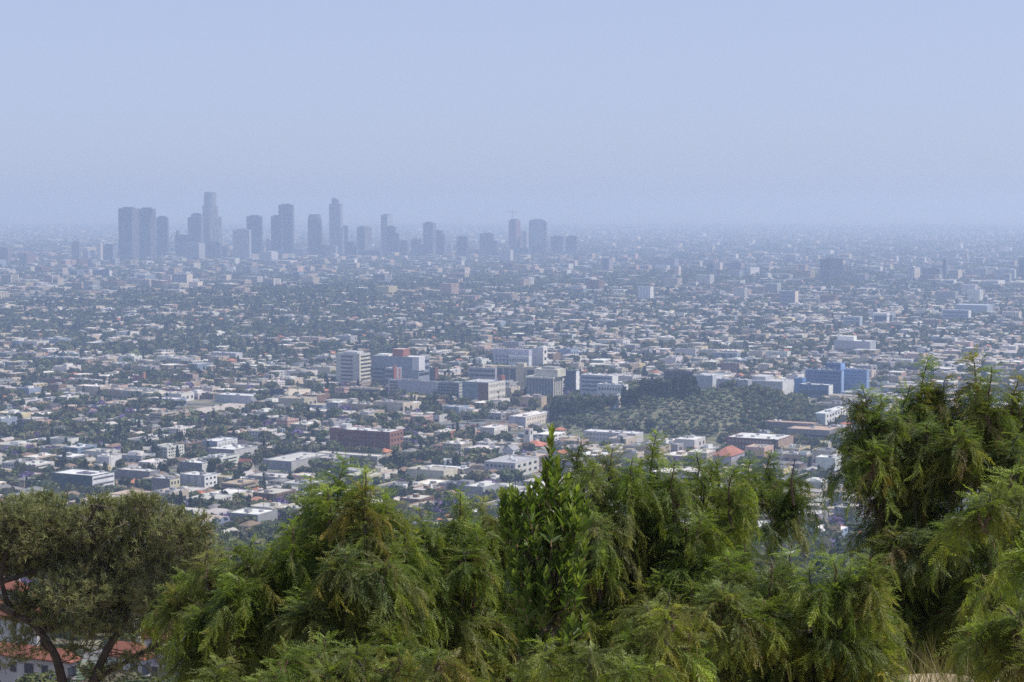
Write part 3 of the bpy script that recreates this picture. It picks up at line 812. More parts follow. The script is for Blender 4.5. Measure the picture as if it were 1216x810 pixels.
def skyline():
    T = tower
    dk, md, lt = (.03, .05, .095), (.1, .12, .165), (.27, .3, .36)
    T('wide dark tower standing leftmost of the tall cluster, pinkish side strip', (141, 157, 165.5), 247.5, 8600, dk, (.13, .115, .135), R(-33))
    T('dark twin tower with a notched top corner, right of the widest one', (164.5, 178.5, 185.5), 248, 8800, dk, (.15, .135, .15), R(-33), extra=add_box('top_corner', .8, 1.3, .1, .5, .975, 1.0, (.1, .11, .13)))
    T('plain dark tower at the right end of the leftmost three', (186, 198.5, 200.5), 258, 9000, dk, (.08, .09, .11), R(-20))
    T('little square tower just left of the widest dark tower', (130, 136, 138.5), 291, 8900, md, lt)
    T('short grey tower with a flat top, alone at far left', (85, 94, 97), 288, 8500, (.16, .17, .19), (.2, .2, .22))
    T('squat dark block with a small roof box left of the widest tower', (123, 134, 137.5), 291, 8300, (.09, .1, .12), lt, extra=add_box('roof_box', .3, .5, .2, .6, 1, 1.05, md))
    T('thin cream tower between two squat blocks at far left', (115.5, 119.5, 122), 289, 8400, (.5, .45, .4), (.6, .55, .5))
    T('low pinkish block beside the short grey tower', (98, 104, 107), 297, 8700, (.34, .26, .25), lt)
    T('pale narrow block behind the low pinkish block', (107, 113, 115), 298, 9000, lt, (.4, .4, .42))
    T('two tone squat block near the left picture edge, brown side', (23, 31.5, 41), 302, 7800, (.12, .13, .17), (.2, .15, .15))
    T('dark block cut by the left picture edge', (-6, 9, 13.5), 295, 8000, (.11, .12, .15), (.2, .17, .17))
    T('wide low dark block with a small mast box on its left', (208, 231, 234), 279.5, 9300, dk, md, R(-20), extra=add_box('mast_box', .02, .14, .2, .6, 1, 1.22, (.07, .08, .09)))
    T('pale ribbed block with a white roof below the tallest tower', (217, 236, 243.5), 289, 8500, (.18, .19, .22), (.36, .36, .38), R(-30), ribs=6, ribcol=(.3, .3, .33), roof=(.7, .7, .7))
    T('stepped dark tower pressed against the tallest one', (227, 239, 241.5), 254.5, 9100, md, (.16, .17, .19), R(-20), extra=add_box('left_shoulder', -.32, 0, .1, .9, 0, .93, md, None, TOWER))
    def usb(s, w, l, h, rng):
        c1, c2 = (.2, .2, .21), (.24, .24, .25)
        r0 = w * .5
        for nm, f, z0, z1 in (('lower_shaft', 1.3, 0, .45), ('lower_setback', 1.16, .45, .6), ('middle_setback', 1.0, .6, .79), ('upper_setback', .8, .79, .97), ('crown', .7, .97, 1.0)):
            s(nm).prism(ring(20, r0 * f), h * z0 - (2 if z0 == 0 else 0), h * z1, c1 if f > 1 else c2, TOWER, (.4, .4, .4), ROOF)
        for k in range(4):
            a = math.pi / 4 + k * math.pi / 2
            s('corner_fin', True).prism([(r0 * 1.2 * math.cos(a) + x, r0 * 1.2 * math.sin(a) + y) for x, y in ring(8, r0 * .25)], -2, h * .62, c2, TOWER)
    T('tallest round stepped tower of the skyline with a flat crown', (241, 254, 254), 228, 9240, shape='custom', extra=usb)
    T('dark shoulder tower just right of the tallest round one', (254, 260.5, 262.5), 264.5, 9300, (.09, .1, .12), md, R(-25))
    T('broad dark block at the foot of the tallest round tower', (245, 261, 264), 288, 9000, (.07, .08, .1), (.1, .11, .13), R(-20))
    T('smaller dark block right below the shoulder tower', (262, 268, 270.5), 292.5, 9050, (.08, .09, .11), (.1, .11, .13), R(-20))
    T('pale office block with fine horizontal bands, left of a dark tower', (276.5, 296, 298.5), 273, 8500, (.3, .31, .33), (.36, .36, .38), R(-12), roof=(.6, .6, .6))
    T('dark straight tower half behind the pale banded block', (293, 310, 312), 257, 9100, dk, (.07, .08, .1), R(-12))
    T('low white block at the foot of the dark straight tower', (307.5, 322, 330), 299, 8300, (.36, .36, .38), (.52, .52, .53), R(-30), ribs=5, ribcol=(.46, .46, .47), roof=(.7, .7, .7))
    T('little grey block seen between two dark towers', (316, 321, 322.5), 285, 9500, (.14, .15, .17), md)
    T('lower dark half of the twin dark towers at mid skyline', (322, 334, 336), 257, 9200, dk, dk, R(-15))
    T('tall dark half of the twin towers, pale edge on top', (331, 347, 349.5), 243.5, 9350, dk, (.065, .075, .09), R(-15), extra=add_box('roof_rim', .02, .98, 0, 1, 1.0, 1.008, (.3, .3, .32)))
    T('low grey block right of the twin dark towers', (350, 360, 364), 295.5, 9000, lt, (.2, .2, .23), R(-30), ribs=4, ribcol=(.17, .18, .2))
    def gas(s, w, l, h, rng):
        c = (.07, .08, .1)
        a, b_, k = w / 2, w / 2 * .8, w * .16
        oct_ = [(-a + k, -b_), (a - k, -b_), (a, -b_ + k), (a, b_ - k), (a - k, b_), (-a + k, b_), (-a, b_ - k), (-a, -b_ + k)]
        s('shaft').prism(oct_, -2, h * .86, c, TOWER)
        s('tapered_crown').prism(oct_, h * .86, h * .97, (.09, .1, .12), TOWER, None, None, .84)
        s('roof_cap').prism([(x * .78, y * .78) for x, y in oct_], h * .97, h, c, PAINT)
        s('right_bay').box(a * .86, a * 1.16, -b_ * .5, b_ * .7, -2, h * .55, (.14, .14, .16), TOWER)
    T('dark tower with chamfered tapering top standing alone', (365.5, 380.5, 380.5), 254.5, 9200, shape='custom', extra=gas, rz=R(-10))
    def wil(s, w, l, h, rng):
        c, c2 = (.24, .27, .31), (.17, .2, .24)
        s('shaft').box(-w / 2, w / 2, -w * .4, w * .4, -2, h * .90, c, TOWER)
        s('centre_bay').box(-w * .14, w * .16, -w * .46, -w * .4, 0, h * .97, c2, GLASS)
        a = -w * .3; b_ = w * .22
        s('sail_crown').faces([(a, -w * .3, h * .9), (b_, -w * .3, h * .9), (b_, w * .3, h * .9), (a, w * .3, h * .9), (a, -w * .3, h * .985), (b_, -w * .3, h * .965), (b_, w * .3, h * .965), (a, w * .3, h * .985), (0, -w * .3, h * 1.0), (0, w * .3, h * 1.0)],
                              [(0, 1, 5, 8, 4), (1, 2, 6, 5), (2, 3, 7, 9, 6), (3, 0, 4, 7), (4, 8, 9, 7), (8, 5, 6, 9)], c2, PAINT)
        s('spire').tube([(-w * .28, 0, h * .98), (-w * .28, 0, h * 1.055)], [1.3, .3], (.3, .3, .32), METAL)
        s('right_shoulder').box(w * .48, w * .62, -w * .3, w * .4, -2, h * .5, c2, TOWER)
    T('slender bluish tower with a slanted sail crown and spire', (391.5, 405, 405), 235, 9150, shape='custom', extra=wil, rz=R(-10))
    T('dark narrow tower touching the sail crowned tower', (405.5, 411.5, 413.5), 269, 9300, (.09, .1, .13), md, R(-20))
    T('pale banded block before the sail crowned tower', (388, 398.5, 401), 292, 8700, (.26, .27, .3), lt, R(-20))
    T('low dark block between the chamfered tower and the pale banded block', (381, 389, 392), 292, 9000, (.1, .11, .14), md, R(-20))
    T('stepped low dark block right of the sail crowned tower', (409, 420, 424), 288, 9000, (.085, .095, .12), (.1, .11, .14), R(-20), extra=add_box('step', .9, 1.25, .1, .9, 0, .8, (.085, .095, .12)))
    T('squarish two tone tower alone right of the sail crown', (424, 433, 441.5), 270, 9300, (.15, .15, .17), (.19, .18, .19), R(-42), extra=add_box('roof_box', .1, .35, .2, .6, 1, 1.03, md))
    T('long low dark block under the squarish two tone tower', (424, 451, 455), 298, 9000, (.08, .09, .12), md, R(-15))
    T('pale glass tower with a fading right half', (452.5, 460, 466.5), 255.5, 9500, (.2, .22, .25), (.36, .4, .44), R(-38))
    T('dark blue tower in front of the pale glass tower', (459, 469, 471), 269.5, 9300, (.06, .08, .12), (.1, .12, .15), R(-15), extra=add_box('right_wing', 1.0, 1.35, .2, .8, 0, .78, (.1, .11, .14), None, TOWER))
    T('low two storey stepped block right of the dark blue tower', (474.5, 483, 486), 286, 9300, (.12, .13, .16), (.2, .19, .2), R(-25))
    T('low grey block with a side step at mid skyline', (488, 497, 500), 284.5, 9200, (.11, .12, .15), (.14, .15, .18), R(-20), extra=add_box('step', 1.0, 1.3, .1, .9, 0, .7, (.12, .13, .16)))
    T('tall pale edged tower, left of the stepped dark pair', (502.5, 514, 518), 265, 9200, (.13, .16, .2), (.19, .2, .22), R(-20))
    T('grey tower with stepped right side beside the pale edged tower', (515, 525, 527), 274.5, 9300, (.11, .12, .15), (.14, .15, .17), R(-20), extra=add_box('right_step', .9, 1.25, .1, .9, 0, .88, (.12, .13, .16), None, TOWER))
    T('faint low block between two mid height towers', (531, 536, 538), 289, 9900, lt, (.3, .3, .33))
    T('dark ribbed mid height tower standing alone', (542.5, 554, 556), 281.5, 9100, (.07, .085, .11), (.1, .11, .13), R(-15), ribs=6, ribcol=(.11, .12, .15))
    T('plain flat topped block left of the crane tower', (569.5, 585, 587), 277.5, 9400, (.11, .12, .15), md, R(-12), extra=add_box('right_step', .95, 1.3, .1, .9, 0, .68, (.12, .13, .16), None, TOWER))
    T('white ribbed block with bright stripes below the crane tower', (592.5, 606, 609.5), 297, 8300, (.3, .3, .33), (.5, .48, .46), R(-30), ribs=5, ribcol=(.5, .5, .5), roof=(.6, .6, .6))
    T('unfinished tower with a reddish side under the tower crane', (604, 612.5, 618), 261.5, 9300, (.15, .14, .17), (.26, .17, .18), R(-32), ribs=3, ribcol=(.2, .19, .21))
    T('thin reddish pink tower between crane tower and blue topped tower', (615.5, 618, 620.5), 273, 9450, (.34, .2, .2), (.3, .24, .25))
    T('pale narrow tower behind the reddish pink one', (619, 625, 629), 275.5, 9700, (.24, .25, .28), (.3, .3, .33))
    T('low dark block between the crane and blue topped towers', (612, 627, 631), 295, 9000, (.08, .095, .13), md, R(-20))
    def barrel(s, w, l, h, rng):
        c = (.13, .15, .18)
        s('shaft').box(-w / 2, w / 2, -w * .35, w * .35, -2, h * .93, c, TOWER)
        fbox(s('glass_front'), 'f', w * .78, w * .7, .0, 1.0, h * .3, h * .93, .6, (.22, .28, .36), GLASS)
        pts = [(w * .5 * math.cos(a), h * .93 + h * .07 * math.sin(a)) for a in [math.pi * i / 10 for i in range(11)]]
        k = []
        for x, z in pts: k.append((x, -w * .35, z))
        for x, z in pts: k.append((x, w * .35, z))
        fs = [(i, i + 1, 12 + i, 11 + i) for i in range(10)] + [tuple(range(11))[::-1], tuple(range(11, 22))]
        s('barrel_top').faces(k, fs, (.28, .34, .42), GLASS)
    T('broad tower with a barrel vaulted pale blue top', (628.5, 648.5, 648.5), 260, 9300, shape='custom', extra=barrel, rz=R(-8))
    T('left one of the two equal dark slabs at the right end', (654, 667.5, 669.5), 281, 9300, (.09, .11, .14), md, R(-10), ribs=5, ribcol=(.12, .14, .17))
    T('right one of the two equal dark slabs, last of downtown', (671.5, 684.5, 686.5), 281, 9350, (.09, .11, .14), md, R(-10), ribs=5, ribcol=(.12, .14, .17))
    # towers of the middle distance on the right
    G2 = 'separate towers right of downtown'
    T('big dark cube shaped office standing alone right of centre', (974, 984.5, 1001), 308, 6000, (.05, .06, .085), (.055, .065, .09), R(-55), group=G2, cat='office building')
    T('very thin dark tower among low blocks at far right', (1120, 1123, 1124.5), 309, 6100, (.05, .06, .075), md, group=G2)
    T('brownish dark slab left of the very thin tower', (1096, 1116, 1119), 319, 6150, (.1, .085, .1), (.16, .13, .13), R(-20), group=G2, cat='office building')
    T('grey slab with a cream sunlit end right of the thin tower', (1127, 1138, 1143), 321, 6200, (.2, .2, .24), (.6, .5, .4), R(-27), group=G2, cat='office building')
    def dome(s, w, l, h, rng):
        mb = s('dome')
        for i in range(4):
            a0, a1 = i * math.pi / 8, (i + 1) * math.pi / 8
            mb.prism([(w * .28 * math.cos(a0) * math.cos(q), w * .28 * math.cos(a0) * math.sin(q)) for q in [2 * math.pi * j / 12 for j in range(12)]], h + w * .2 * math.sin(a0), h + w * .2 * math.sin(a1), WHITE, PAINT, None, None, max(.02, math.cos(a1) / math.cos(a0)))
    T('grey office with cream stripes and a small white dome on top', (1078, 1086, 1093), 318, 6200, (.18, .2, .25), (.6, .54, .44), R(-35), ribs=2, ribcol=(.55, .5, .42), group=G2, cat='office building', extra=dome)
    T('white and grey office at the left of the domed one', (1061, 1076, 1079), 326, 6200, (.42, .43, .46), (.6, .6, .6), R(-27), group=G2, cat='office building')
    T('dark tower at the right picture edge', (1210, 1219, 1221), 308, 6300, (.06, .07, .1), md, R(-20), group=G2)
    T('long pale grey block with a white end stripe near the right edge', (1182, 1205, 1207), 320, 6200, (.26, .28, .33), (.7, .7, .7), R(-20), group=G2, cat='office building')
    T('white apartment slab below the long pale grey block', (1167, 1186, 1194), 334, 5700, (.3, .32, .37), (.66, .62, .56), R(-27), group=G2, cat='apartment building')
    T('bright white apartment block at the very right edge', (1199, 1213, 1222), 335, 5600, (.5, .48, .46), (.7, .66, .6), R(-27), group=G2, cat='apartment building')
    T('wide grey hospital block with two dark roof pieces', (771, 801, 806), 308, 7000, (.2, .22, .27), (.24, .26, .3), R(-15), ribs=8, ribcol=(.27, .29, .33), group=G2, cat='hospital', extra=several(add_box('roof_piece', .1, .42, .1, .9, 1, 1.08, (.08, .09, .11)), add_box('roof_piece', .55, .95, .1, .9, 1, 1.08, (.08, .09, .11))))
    T('cream small tower below the wide grey hospital, left one', (786, 790.5, 792.5), 319, 6300, (.6, .52, .44), (.7, .62, .5), group=G2, cat='apartment building')
    T('taller cream tower below the wide grey hospital, right one', (801, 806, 808.5), 316, 6200, (.55, .48, .4), (.7, .62, .5), group=G2, cat='apartment building')
    T('dark brown block with a cream neighbour, right of the grey hospital', (839, 847, 849.5), 314, 6400, (.09, .1, .14), md, group=G2, cat='office building')
    T('cream narrow block touching the dark brown one', (850, 855, 858), 312, 6600, (.5, .46, .42), (.66, .58, .48), group=G2, cat='apartment building')
    T('brown low block further right of the cream narrow block', (867, 880, 884), 312, 6700, (.14, .13, .16), (.3, .24, .22), group=G2, cat='office building')
    T('pale block with two white fins, left of the cube office', (881, 891, 902), 318, 6300, (.26, .28, .33), (.62, .6, .58), R(-40), ribs=2, ribcol=(.6, .6, .6), group=G2, cat='office building')
    T('small white block right of the pale finned one', (906, 912, 916.5), 325, 6100, (.46, .44, .44), (.6, .56, .52), group=G2, cat='apartment building')
    T('narrow bluish tower left of the wide grey hospital', (715, 723, 728), 308, 6700, (.14, .16, .21), (.3, .28, .28), group=G2, cat='office building')
    T('faint square block far behind the wide grey hospital', (768, 778, 782), 295, 9500, (.4, .36, .34), (.44, .4, .38), group=G2, cat='office building')
    T('faint blue block far left of the square one', (745, 754, 757.5), 301, 8800, (.14, .2, .3), (.2, .25, .33), group=G2, cat='office building')
    T('faint pink block far right of the square one', (795, 805, 808.5), 295, 9700, (.42, .37, .36), (.44, .4, .38), group=G2, cat='office building')
    # crane over the unfinished tower
    s = Sink()
    D = 9290
    b0 = P(608.6, 262, D); tp = P(608.6, 250.5, D)
    hh = tp.z - b0.z
    s('mast').box(-1.0, 1.0, -1.0, 1.0, -4, hh, (.3, .25, .2), METAL)
    jz = hh * .86
    k = D / FPX
    s('jib').box(-8.6 * k, 0, -.8, .8, jz, jz + 1.7, (.3, .25, .2), METAL)
    s('counter_jib').box(0, 5.4 * k, -.8, .8, jz, jz + 1.7, (.3, .25, .2), METAL)
    s('counterweight').box(4.4 * k, 5.4 * k, -1.5, 1.5, jz - 4, jz, GREY, METAL)
    s('tie_bar').tube([(-6 * k, 0, jz + 1.7), (0, 0, hh + 4), (4 * k, 0, jz + 1.7)], .35, (.3, .25, .2), METAL, 4)
    tag(s.finish('tower_crane', (b0.x, b0.y, b0.z), 0), 'faint tower crane on top of the unfinished reddish tower', 'crane')
# ------------------------------------------------------------------ trees of the city
def rand_rot(n):
    q = RNG.normal(size=(n, 4)); q /= np.linalg.norm(q, axis=1)[:, None]
    w_, x, y, z = q.T
    return np.stack([np.stack([1 - 2 * (y * y + z * z), 2 * (x * y - z * w_), 2 * (x * z + y * w_)], -1),
                     np.stack([2 * (x * y + z * w_), 1 - 2 * (x * x + z * z), 2 * (y * z - x * w_)], -1),
                     np.stack([2 * (x * z - y * w_), 2 * (y * z + x * w_), 1 - 2 * (x * x + y * y)], -1)], -2)

QUAD = np.array([(-.5, -.5, 0), (.5, -.5, 0), (.5, .5, 0), (-.5, .5, 0)])
def clump_crown(n, lobes, size, base, jit=.3):
    """leaf-clump faces spread through ellipsoid lobes [(cx,cy,cz,rx,ry,rz)], unit tree"""
    wts = np.array([l[3] * l[4] + l[3] * l[5] for l in lobes]); wts /= wts.sum()
    k = RNG.choice(len(lobes), n, p=wts)
    L = np.array(lobes)[k]
    d = RNG.normal(size=(n, 3)); d /= np.linalg.norm(d, axis=1)[:, None]
    r = RNG.random(n) ** .33 * .45 + .6
    p = L[:, :3] + d * L[:, 3:6] * r[:, None]
    # faces roughly facing outwards with strong tilt
    nrm = d + RNG.normal(size=(n, 3)) * .55; nrm /= np.linalg.norm(nrm, axis=1)[:, None]
    a = np.cross(nrm, RNG.normal(size=(n, 3))); a /= np.linalg.norm(a, axis=1)[:, None]
    b_ = np.cross(nrm, a)
    s = size * RNG.uniform(.6, 1.35, n)[:, None]
    q = QUAD
    warp = RNG.uniform(.5, 1.1, (n, 4, 1))
    v = p[:, None, :] + (a[:, None, :] * q[None, :, 0:1] + b_[:, None, :] * q[None, :, 1:2]) * s[:, None, :] * warp
    c = np.array(base)[None, :] * (1 + RNG.uniform(-jit, jit, (n, 1))) * (1 + RNG.uniform(-.12, .12, (n, 3)))
    return v.reshape(-1, 3), c

def broad_lobes(kind=0):
    L = [(0, 0, .62, .34, .34, .30)]
    for i in range(6):
        a = i * 1.05 + RNG.uniform(-.3, .3); r = RNG.uniform(.16, .3)
        L.append((r * math.cos(a), r * math.sin(a), RNG.uniform(.45, .82), RNG.uniform(.14, .24), RNG.uniform(.14, .24), RNG.uniform(.12, .2)))
    return L

def trunk_verts(h, r):
    v = []
    for z, k in ((-.06, 1.2), (h, .7)):
        for j in range(5): v.append((r * k * math.cos(j * 1.257), r * k * math.sin(j * 1.257), z))
    f = [(j, (j + 1) % 5, 5 + (j + 1) % 5, 5 + j) for j in range(5)]
    return np.array(v), f

GREENS = [(.095, .112, .052), (.112, .128, .05), (.08, .096, .05), (.13, .128, .072), (.062, .08, .042)]
class Proto:
    """unit-height tree: crown quads + trunk quads"""
    def __init__(s, v, c, th, tr, bark=(.16, .12, .09)):
        tv, tf = trunk_verts(th, tr)
        s.cv, s.cc = v, c
        s.tv, s.tf, s.bark = tv, np.array(tf), bark
        s.v = np.concatenate([v, tv])
        nq = len(v) // 4
        s.f = np.concatenate([np.arange(nq * 4).reshape(-1, 4), s.tf + len(v)])
        s.c = np.concatenate([c, np.tile(np.array(bark), (len(tf), 1))])
        s.m = np.concatenate([np.full(nq, FARLEAF), np.full(len(tf), BARK)])
    def crown_mesh(s):
        nq = len(s.cv) // 4
        return mesh_np('crown', s.cv, np.full(nq, 4), np.arange(nq * 4), np.full(nq, FARLEAF), s.cc)
    def trunk_mesh(s):
        return mesh_np('trunk', s.tv, np.full(len(s.tf), 4), s.tf.ravel(), np.full(len(s.tf), BARK), np.tile(np.array(s.bark), (len(s.tf), 1)))
    def mesh(s, name):
        return mesh_np(name, s.v, np.full(len(s.f), 4), s.f.ravel(), s.m, s.c)

def palm_proto(n):
    v = []; c = []
    for i in range(n):
        a = 2.4 * i; el = RNG.uniform(-.6, .9)
        ln = RNG.uniform(.1, .15); wd = .018
        p = np.array([0, 0, .93]); d = np.array([math.cos(a) * math.cos(el), math.sin(a) * math.cos(el), math.sin(el)])
        sd = np.array([-math.sin(a), math.cos(a), 0]) * wd
        m1 = p + d * ln * .6; m2 = p + d * ln + np.array([0, 0, -.05])
        v += [p - sd * .4, p + sd * .4, m1 + sd, m1 - sd, m1 - sd, m1 + sd, m2 + sd * .2, m2 - sd * .2]
        g = RNG.uniform(.75, 1.25); c += [(.05 * g, .068 * g, .03 * g)] * 2
    return Proto(np.array(v), np.array(c), .93, .013, (.2, .16, .12))

def proto_set(n_quads):
    S = {}
    q = max(.1, .62 / math.sqrt(n_quads / 25))
    S['broadleaf_tree'] = [Proto(*clump_crown(n_quads, broad_lobes(), q, g), .45, .03) for g in GREENS for _ in range(2)]
    S['jacaranda_tree'] = [Proto(*clump_crown(n_quads, broad_lobes(), q, (.17, .12, .27)), .45, .025) for _ in range(2)]
    S['pale_tree'] = [Proto(*clump_crown(n_quads, broad_lobes(), q, (.12, .14, .05)), .4, .025) for _ in range(2)]
    cyl = [(0, 0, .12 + .8 * i / 6, .11 * (1.15 - abs(i - 2) * .17), .11 * (1.15 - abs(i - 2) * .17), .12) for i in range(7)]
    S['cypress_tree'] = [Proto(*clump_crown(n_quads, cyl, q * .55, (.028, .043, .026)), .2, .02) for _ in range(2)]
    con = [(RNG.uniform(-.03, .03), RNG.uniform(-.03, .03), .2 + .75 * i / 6, .26 * (1.05 - i / 6.5), .26 * (1.05 - i / 6.5), .1) for i in range(7)]
    S['conifer_tree'] = [Proto(*clump_crown(n_quads, con, q * .75, (.034, .05, .03)), .3, .025) for _ in range(2)]
    S['palm_tree'] = [palm_proto(max(10, min(26, n_quads // 3))) for _ in range(2)]
    S['olive_tree'] = [Proto(*clump_crown(n_quads, broad_lobes(), q, (.13, .15, .085)), .35, .03) for _ in range(3)]
    return S

def scatter(name, items, protos, label, group=None):
    """one mesh of many trees; items: (kind, x, y, z, h, wscale, rot, tint)"""
    by = {}
    for it in items: by.setdefault((it[0], it[8] if len(it) > 8 else 0), []).append(it)
    V = []; F = []; M = []; C = []; base = 0
    for (kind, _), L in by.items():
        ps = protos[kind]
        for pi, p in enumerate(ps):
            sub = L[pi::len(ps)]
            if not sub: continue
            A = np.array([(i[1], i[2], i[3], i[4], i[5], i[6]) for i in sub])
            T = np.array([i[7] for i in sub])
            cs, sn = np.cos(A[:, 5]), np.sin(A[:, 5])
            s = (A[:, 3] * A[:, 4])[:, None]
            x = p.v[None, :, 0]; y = p.v[None, :, 1]; z = p.v[None, :, 2]
            vx = (x * cs[:, None] - y * sn[:, None]) * s + A[:, 0:1]
            vy = (x * sn[:, None] + y * cs[:, None]) * s + A[:, 1:2]
            vz = z * A[:, 3:4] + A[:, 2:3]
            v = np.stack([vx, vy, vz], -1).reshape(-1, 3)
            n = len(sub); nv = len(p.v)
            f = (p.f[None] + (np.arange(n) * nv)[:, None, None]).reshape(-1, 4) + base
            base += n * nv
            V.append(v); F.append(f); M.append(np.tile(p.m, n)); C.append((p.c[None] * T[:, None, :]).reshape(-1, 3))
    v = np.concatenate(V); f = np.concatenate(F)
    me = mesh_np(name, v, np.full(len(f), 4), f.ravel(), np.concatenate(M), np.concatenate(C))
    return tag(link(name, me), label, None, group, 'stuff')

# ------------------------------------------------------------------ where the foreground crowns end (photo pixels): used only to choose what shows
FGTOP = [(-50, 592), (0, 588), (60, 578), (120, 590), (170, 582), (230, 598), (262, 622), (300, 668), (335, 660), (362, 600), (385, 560), (420, 552), (462, 562), (480, 600), (510, 610), (548, 588), (585, 600),
         (600, 620), (630, 560), (655, 512), (678, 545), (700, 535), (740, 545), (778, 528), (830, 545), (900, 552), (955, 548), (975, 600), (990, 640), (1035, 640), (1040, 520), (1020, 470), (1100, 430), (1155, 425), (1216, 440), (1300, 440)]
fgx = np.array([p[0] for p in FGTOP]); fgy = np.array([p[1] for p in FGTOP])
def shows(px, py):
    if px < -4 or px > 1220: return False
    if 996 < px < 1045 and py < 470: return True
    return py < np.interp(px, fgx, fgy) - 1

WALLS = [('white', (.58, .565, .54), 3), ('cream', (.5, .44, .35), 3), ('tan', (.4, .32, .23), 2.5), ('grey', (.3, .3, .31), 2), ('pink', (.48, .33, .28), .8), ('yellow', (.56, .47, .26), .5), ('brown', (.2, .13, .09), 1), ('blue grey', (.25, .3, .38), .7)]
FLATS = [('white', (.66, .64, .6), 2.3), ('pale grey', (.42, .4, .37), 4), ('tan', (.39, .33, .255), 3.4), ('dark grey', (.17, .17, .17), 2)]
PITCH_ = [('grey', (.2, .19, .185), 4), ('brown', (.2, .14, .1), 4), ('terracotta', (.4, .155, .085), 1.6), ('pale', (.42, .39, .35), 3), ('dark', (.085, .08, .08), 1.5)]
def pick(L, rng):
    t = rng.random() * sum(x[2] for x in L)
    for nme, c, wt in L:
        t -= wt
        if t <= 0: break
    k = rng.uniform(.85, 1.12)
    return nme, tuple(min(.74, max(.02, q * k * rng.uniform(.96, 1.04))) for q in c)

def pn(x, y, s=1.0):
    """smooth pseudo noise in -1..1"""
    x, y = x * s, y * s
    return (math.sin(x * .0061 + 1.7 * math.sin(y * .0043 + 1)) + math.sin(y * .0082 + 1.3 * math.sin(x * .0057 + 2.4)) + math.sin((x + y) * .0123 + .7)) / 3

UX, UY, VX, VY = math.cos(GRID), math.sin(GRID), -math.sin(GRID), math.cos(GRID)
def uv2xy(u, v): return u * UX + v * VX, u * UY + v * VY
def infr(x, y, m=1.06): return abs(x) < .2632 * y * m + 25

